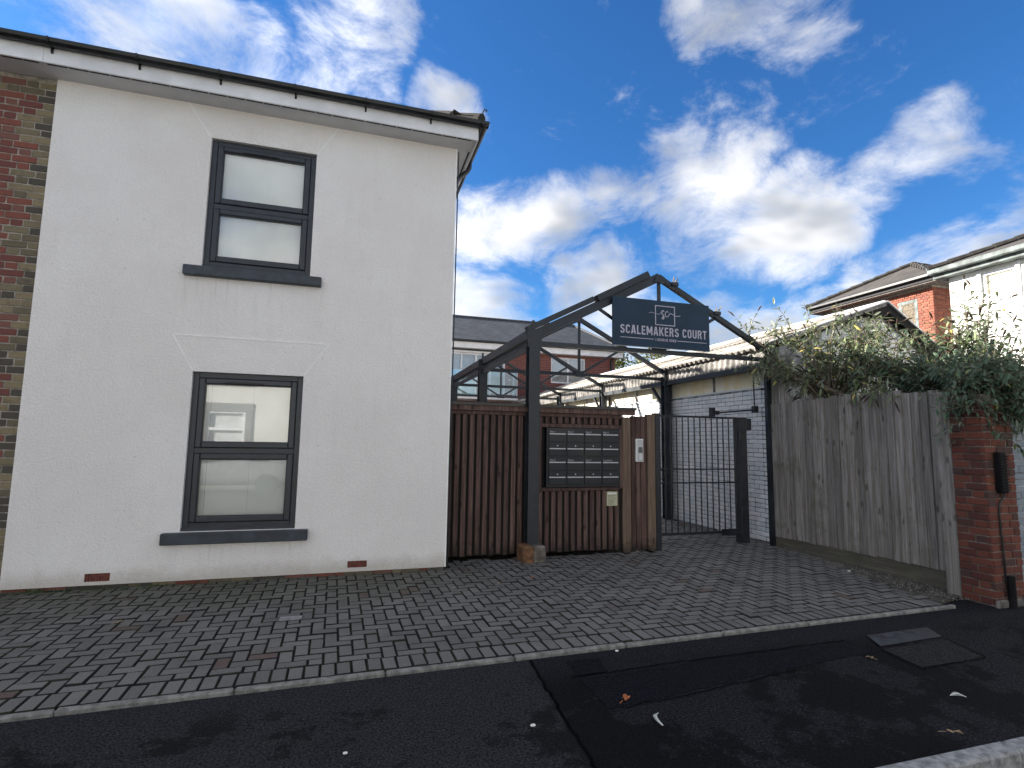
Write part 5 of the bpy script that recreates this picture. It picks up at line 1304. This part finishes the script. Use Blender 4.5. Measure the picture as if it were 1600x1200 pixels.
# =================================================================== SMALL THINGS ON THE GROUND
r = random.Random(77)
gr = MB()
for i in range(1500):                             # gritty strip along the fence foot
    y = r.uniform(4.1, 7.0); xe = 5.70+(y-4.0)*.29; x = r.triangular(xe-.06, 6.43, 6.25)
    if x > 6.41: continue
    s_ = r.uniform(.004, .012); q = [(x+r.uniform(-1, 1)*s_, y+r.uniform(-1, 1)*s_, -.004+r.uniform(0, 1)*s_) for _ in range(4)]
    gr.add([(x-s_, y-s_*.8, -.006), (x+s_, y-s_*.7, -.006), (x+s_*.2, y+s_, -.006), (x+r.uniform(-.3, .3)*s_, y, s_*1.1-.004)], [(0, 1, 3), (1, 2, 3), (2, 0, 3)])
tag(gr.build('gravel', M['gravel']), 'loose grit and small stones along the foot of the fence', 'gravel', kind='stuff')
poly_slab('dirt_strip', [(5.60, 4.02), (6.3, 4.25), (6.45, 4.4), (6.45, 7.0), (6.30, 7.0)], -.006, .05, M['soil'], None); tag(bpy.data.objects['dirt_strip'], kind='structure')
def weeds(name, label, spots, n, h, seed):
    r = random.Random(seed); mb = MB()
    for _ in range(n):
        x, y, z, sp = r.choice(spots); p = Vector((x+r.gauss(0, sp), y+r.gauss(0, sp*.3), z)); leaf_geo(mb, p, Vector((r.gauss(0, .5), r.gauss(0, .5), r.uniform(.4, 1.2))), rv(r), r.uniform(.4, 1.0)*h, h*.22, .15)
    o = mb.build(name, M['weed']); tag(o, label, 'weeds', kind='stuff')
weeds('moss_and_weeds', 'moss and tiny weeds along the foot of the white wall', [(-2.9, 6.54, 0, .12), (-2.4, 6.54, 0, .25), (-1.9, 6.54, 0, .3), (-1.3, 6.54, 0, .4)], 420, .045, 5)
weeds('grass_tuft', 'rough grass and weeds at the foot of the pale blue wall', [(6.85, 4.1, -.04, .12), (7.1, 4.05, -.04, .2), (6.75, 3.95, -.04, .08)], 700, .16, 6)
def fallen(name, label, x, y, mt, L, rot, group=None, lob=True, cat='leaf'):
    r = random.Random(int(x*100+y*1000)); n = 22; vs = [(0, 0, .012)]; z0 = TZ if y < kp(x, 0).y else .004
    for k in range(n):
        t_ = 2*math.pi*k/n; rad = L*.5*(.78+(.16*math.cos(5*t_)+.07*math.cos(3*t_+1) if lob else 0))*(1 if lob else (.35+.65*abs(math.cos(t_))))
        vs.append((math.cos(t_)*rad, math.sin(t_)*rad*(.62 if lob else .32), .004+.018*abs(math.sin(t_*1.5))*r.uniform(.5, 1.2)))
    fs = [(0, k+1, (k+1) % n+1) for k in range(n)]
    c, s_ = math.cos(rot), math.sin(rot); o = thing(name, (x, y, z0), label, cat, group)
    MB().add([(x+a*c-b*s_, y+a*s_+b*c, z0+.006+d) for a, b, d in vs], fs).build('blade', mt, o); MB().tube([(x-c*L*.4, y-s_*L*.4, z0+.012), (x-c*L*.8, y-s_*L*.8, z0+.006)], .0018, 5).build('stalk', mt, o)
fallen('fallen_leaf', 'curled orange brown leaf on the dark tarmac', 1.705, 3.118, M['oakleaf'], .085, .5)
fallen('fallen_leaf', 'tan leaf on the dark tarmac in front of the iron cover', 3.80, 3.22, M['tanleaf'], .06, 2.4)
fallen('fallen_leaf', 'long brown leaf on the tarmac beside the road kerb', 3.286, 2.289, M['tanleaf'], .10, -.6, lob=False)
fallen('fallen_leaf', 'orange leaf on the paving in front of the post base', 2.06, 5.92, M['oakleaf'], .06, 1.0)
fallen('fallen_leaf', 'small tan leaf on the paving left of the orange leaf', 1.62, 5.75, M['tanleaf'], .055, .1, lob=False)
fallen('fallen_leaf', 'pale leaf lying on the paving below the left air brick', -1.75, 5.32, M['tanleaf'], .07, .2)
fallen('fallen_leaf', 'pale narrow leaf on the paving between house corner and post base', 1.12, 5.68, M['feather'], .06, .1, lob=False)
fallen('fallen_leaf', 'pinkish brown leaf at the foot of the timber screen', 3.99, 6.93, M['tanleaf'], .09, .4)
def feather(label, x, y, L, rot):
    o = thing('feather', (x, y, TZ), label, 'feather'); c, s_ = math.cos(rot), math.sin(rot); z = TZ+.008; n = 10; up = []; lo = []; ce = []
    for k in range(n+1):
        f = k/n; a = (f-.5)*L; bend = .18*L*math.sin(f*math.pi); hw = L*.13*math.sin(min(1, f*1.15+.05)*math.pi)**.7 if f < .83 else L*.05*(1-f)/.17
        ce.append((a, bend, .010*math.sin(f*math.pi))); up.append((a, bend+hw, .016*math.sin(f*math.pi))); lo.append((a, bend-hw*.8, .002))
    tr = lambda p: (x+p[0]*c-p[1]*s_, y+p[0]*s_+p[1]*c, z+p[2])
    mb = MB()
    for k in range(n): mb.poly([tr(ce[k]), tr(ce[k+1]), tr(up[k+1]), tr(up[k])]); mb.poly([tr(lo[k]), tr(lo[k+1]), tr(ce[k+1]), tr(ce[k])])
    mb.build('vane', M['feather'], o); MB().tube([tr((p[0], p[1], p[2]+.001)) for p in ce], .0018, 5).build('quill', M['whiteplast'], o)
feather('curled white feather on the tarmac right of the orange leaf', 1.779, 2.85, .14, 1.2)
feather('pale feather on the dark tarmac below the grey patch', 3.785, 2.602, .09, -.5)
for i, (x, y, s_, lb) in enumerate(((1.05, 2.98, .016, 'tiny white pebble on the pavement left of the sealed seam'), (.05, 2.98, .012, 'tiny pale pebble on the left part of the pavement'), (2.02, 3.83, .014, 'small white scrap beside the paving edging'), (6.05, 5.35, .022, 'white stone in the grit along the fence'))):
    pb = MB(); vs, fs = cboxdata(x-s_, x+s_, y-s_*.6, y+s_*.6, (TZ if y < 3.9 else -.006), (TZ if y < 3.9 else -.006)+s_*.9, s_*.4); pb.add(vs, fs); tag(pb.build('pebble', M['whiteplast']), lb, 'pebble')
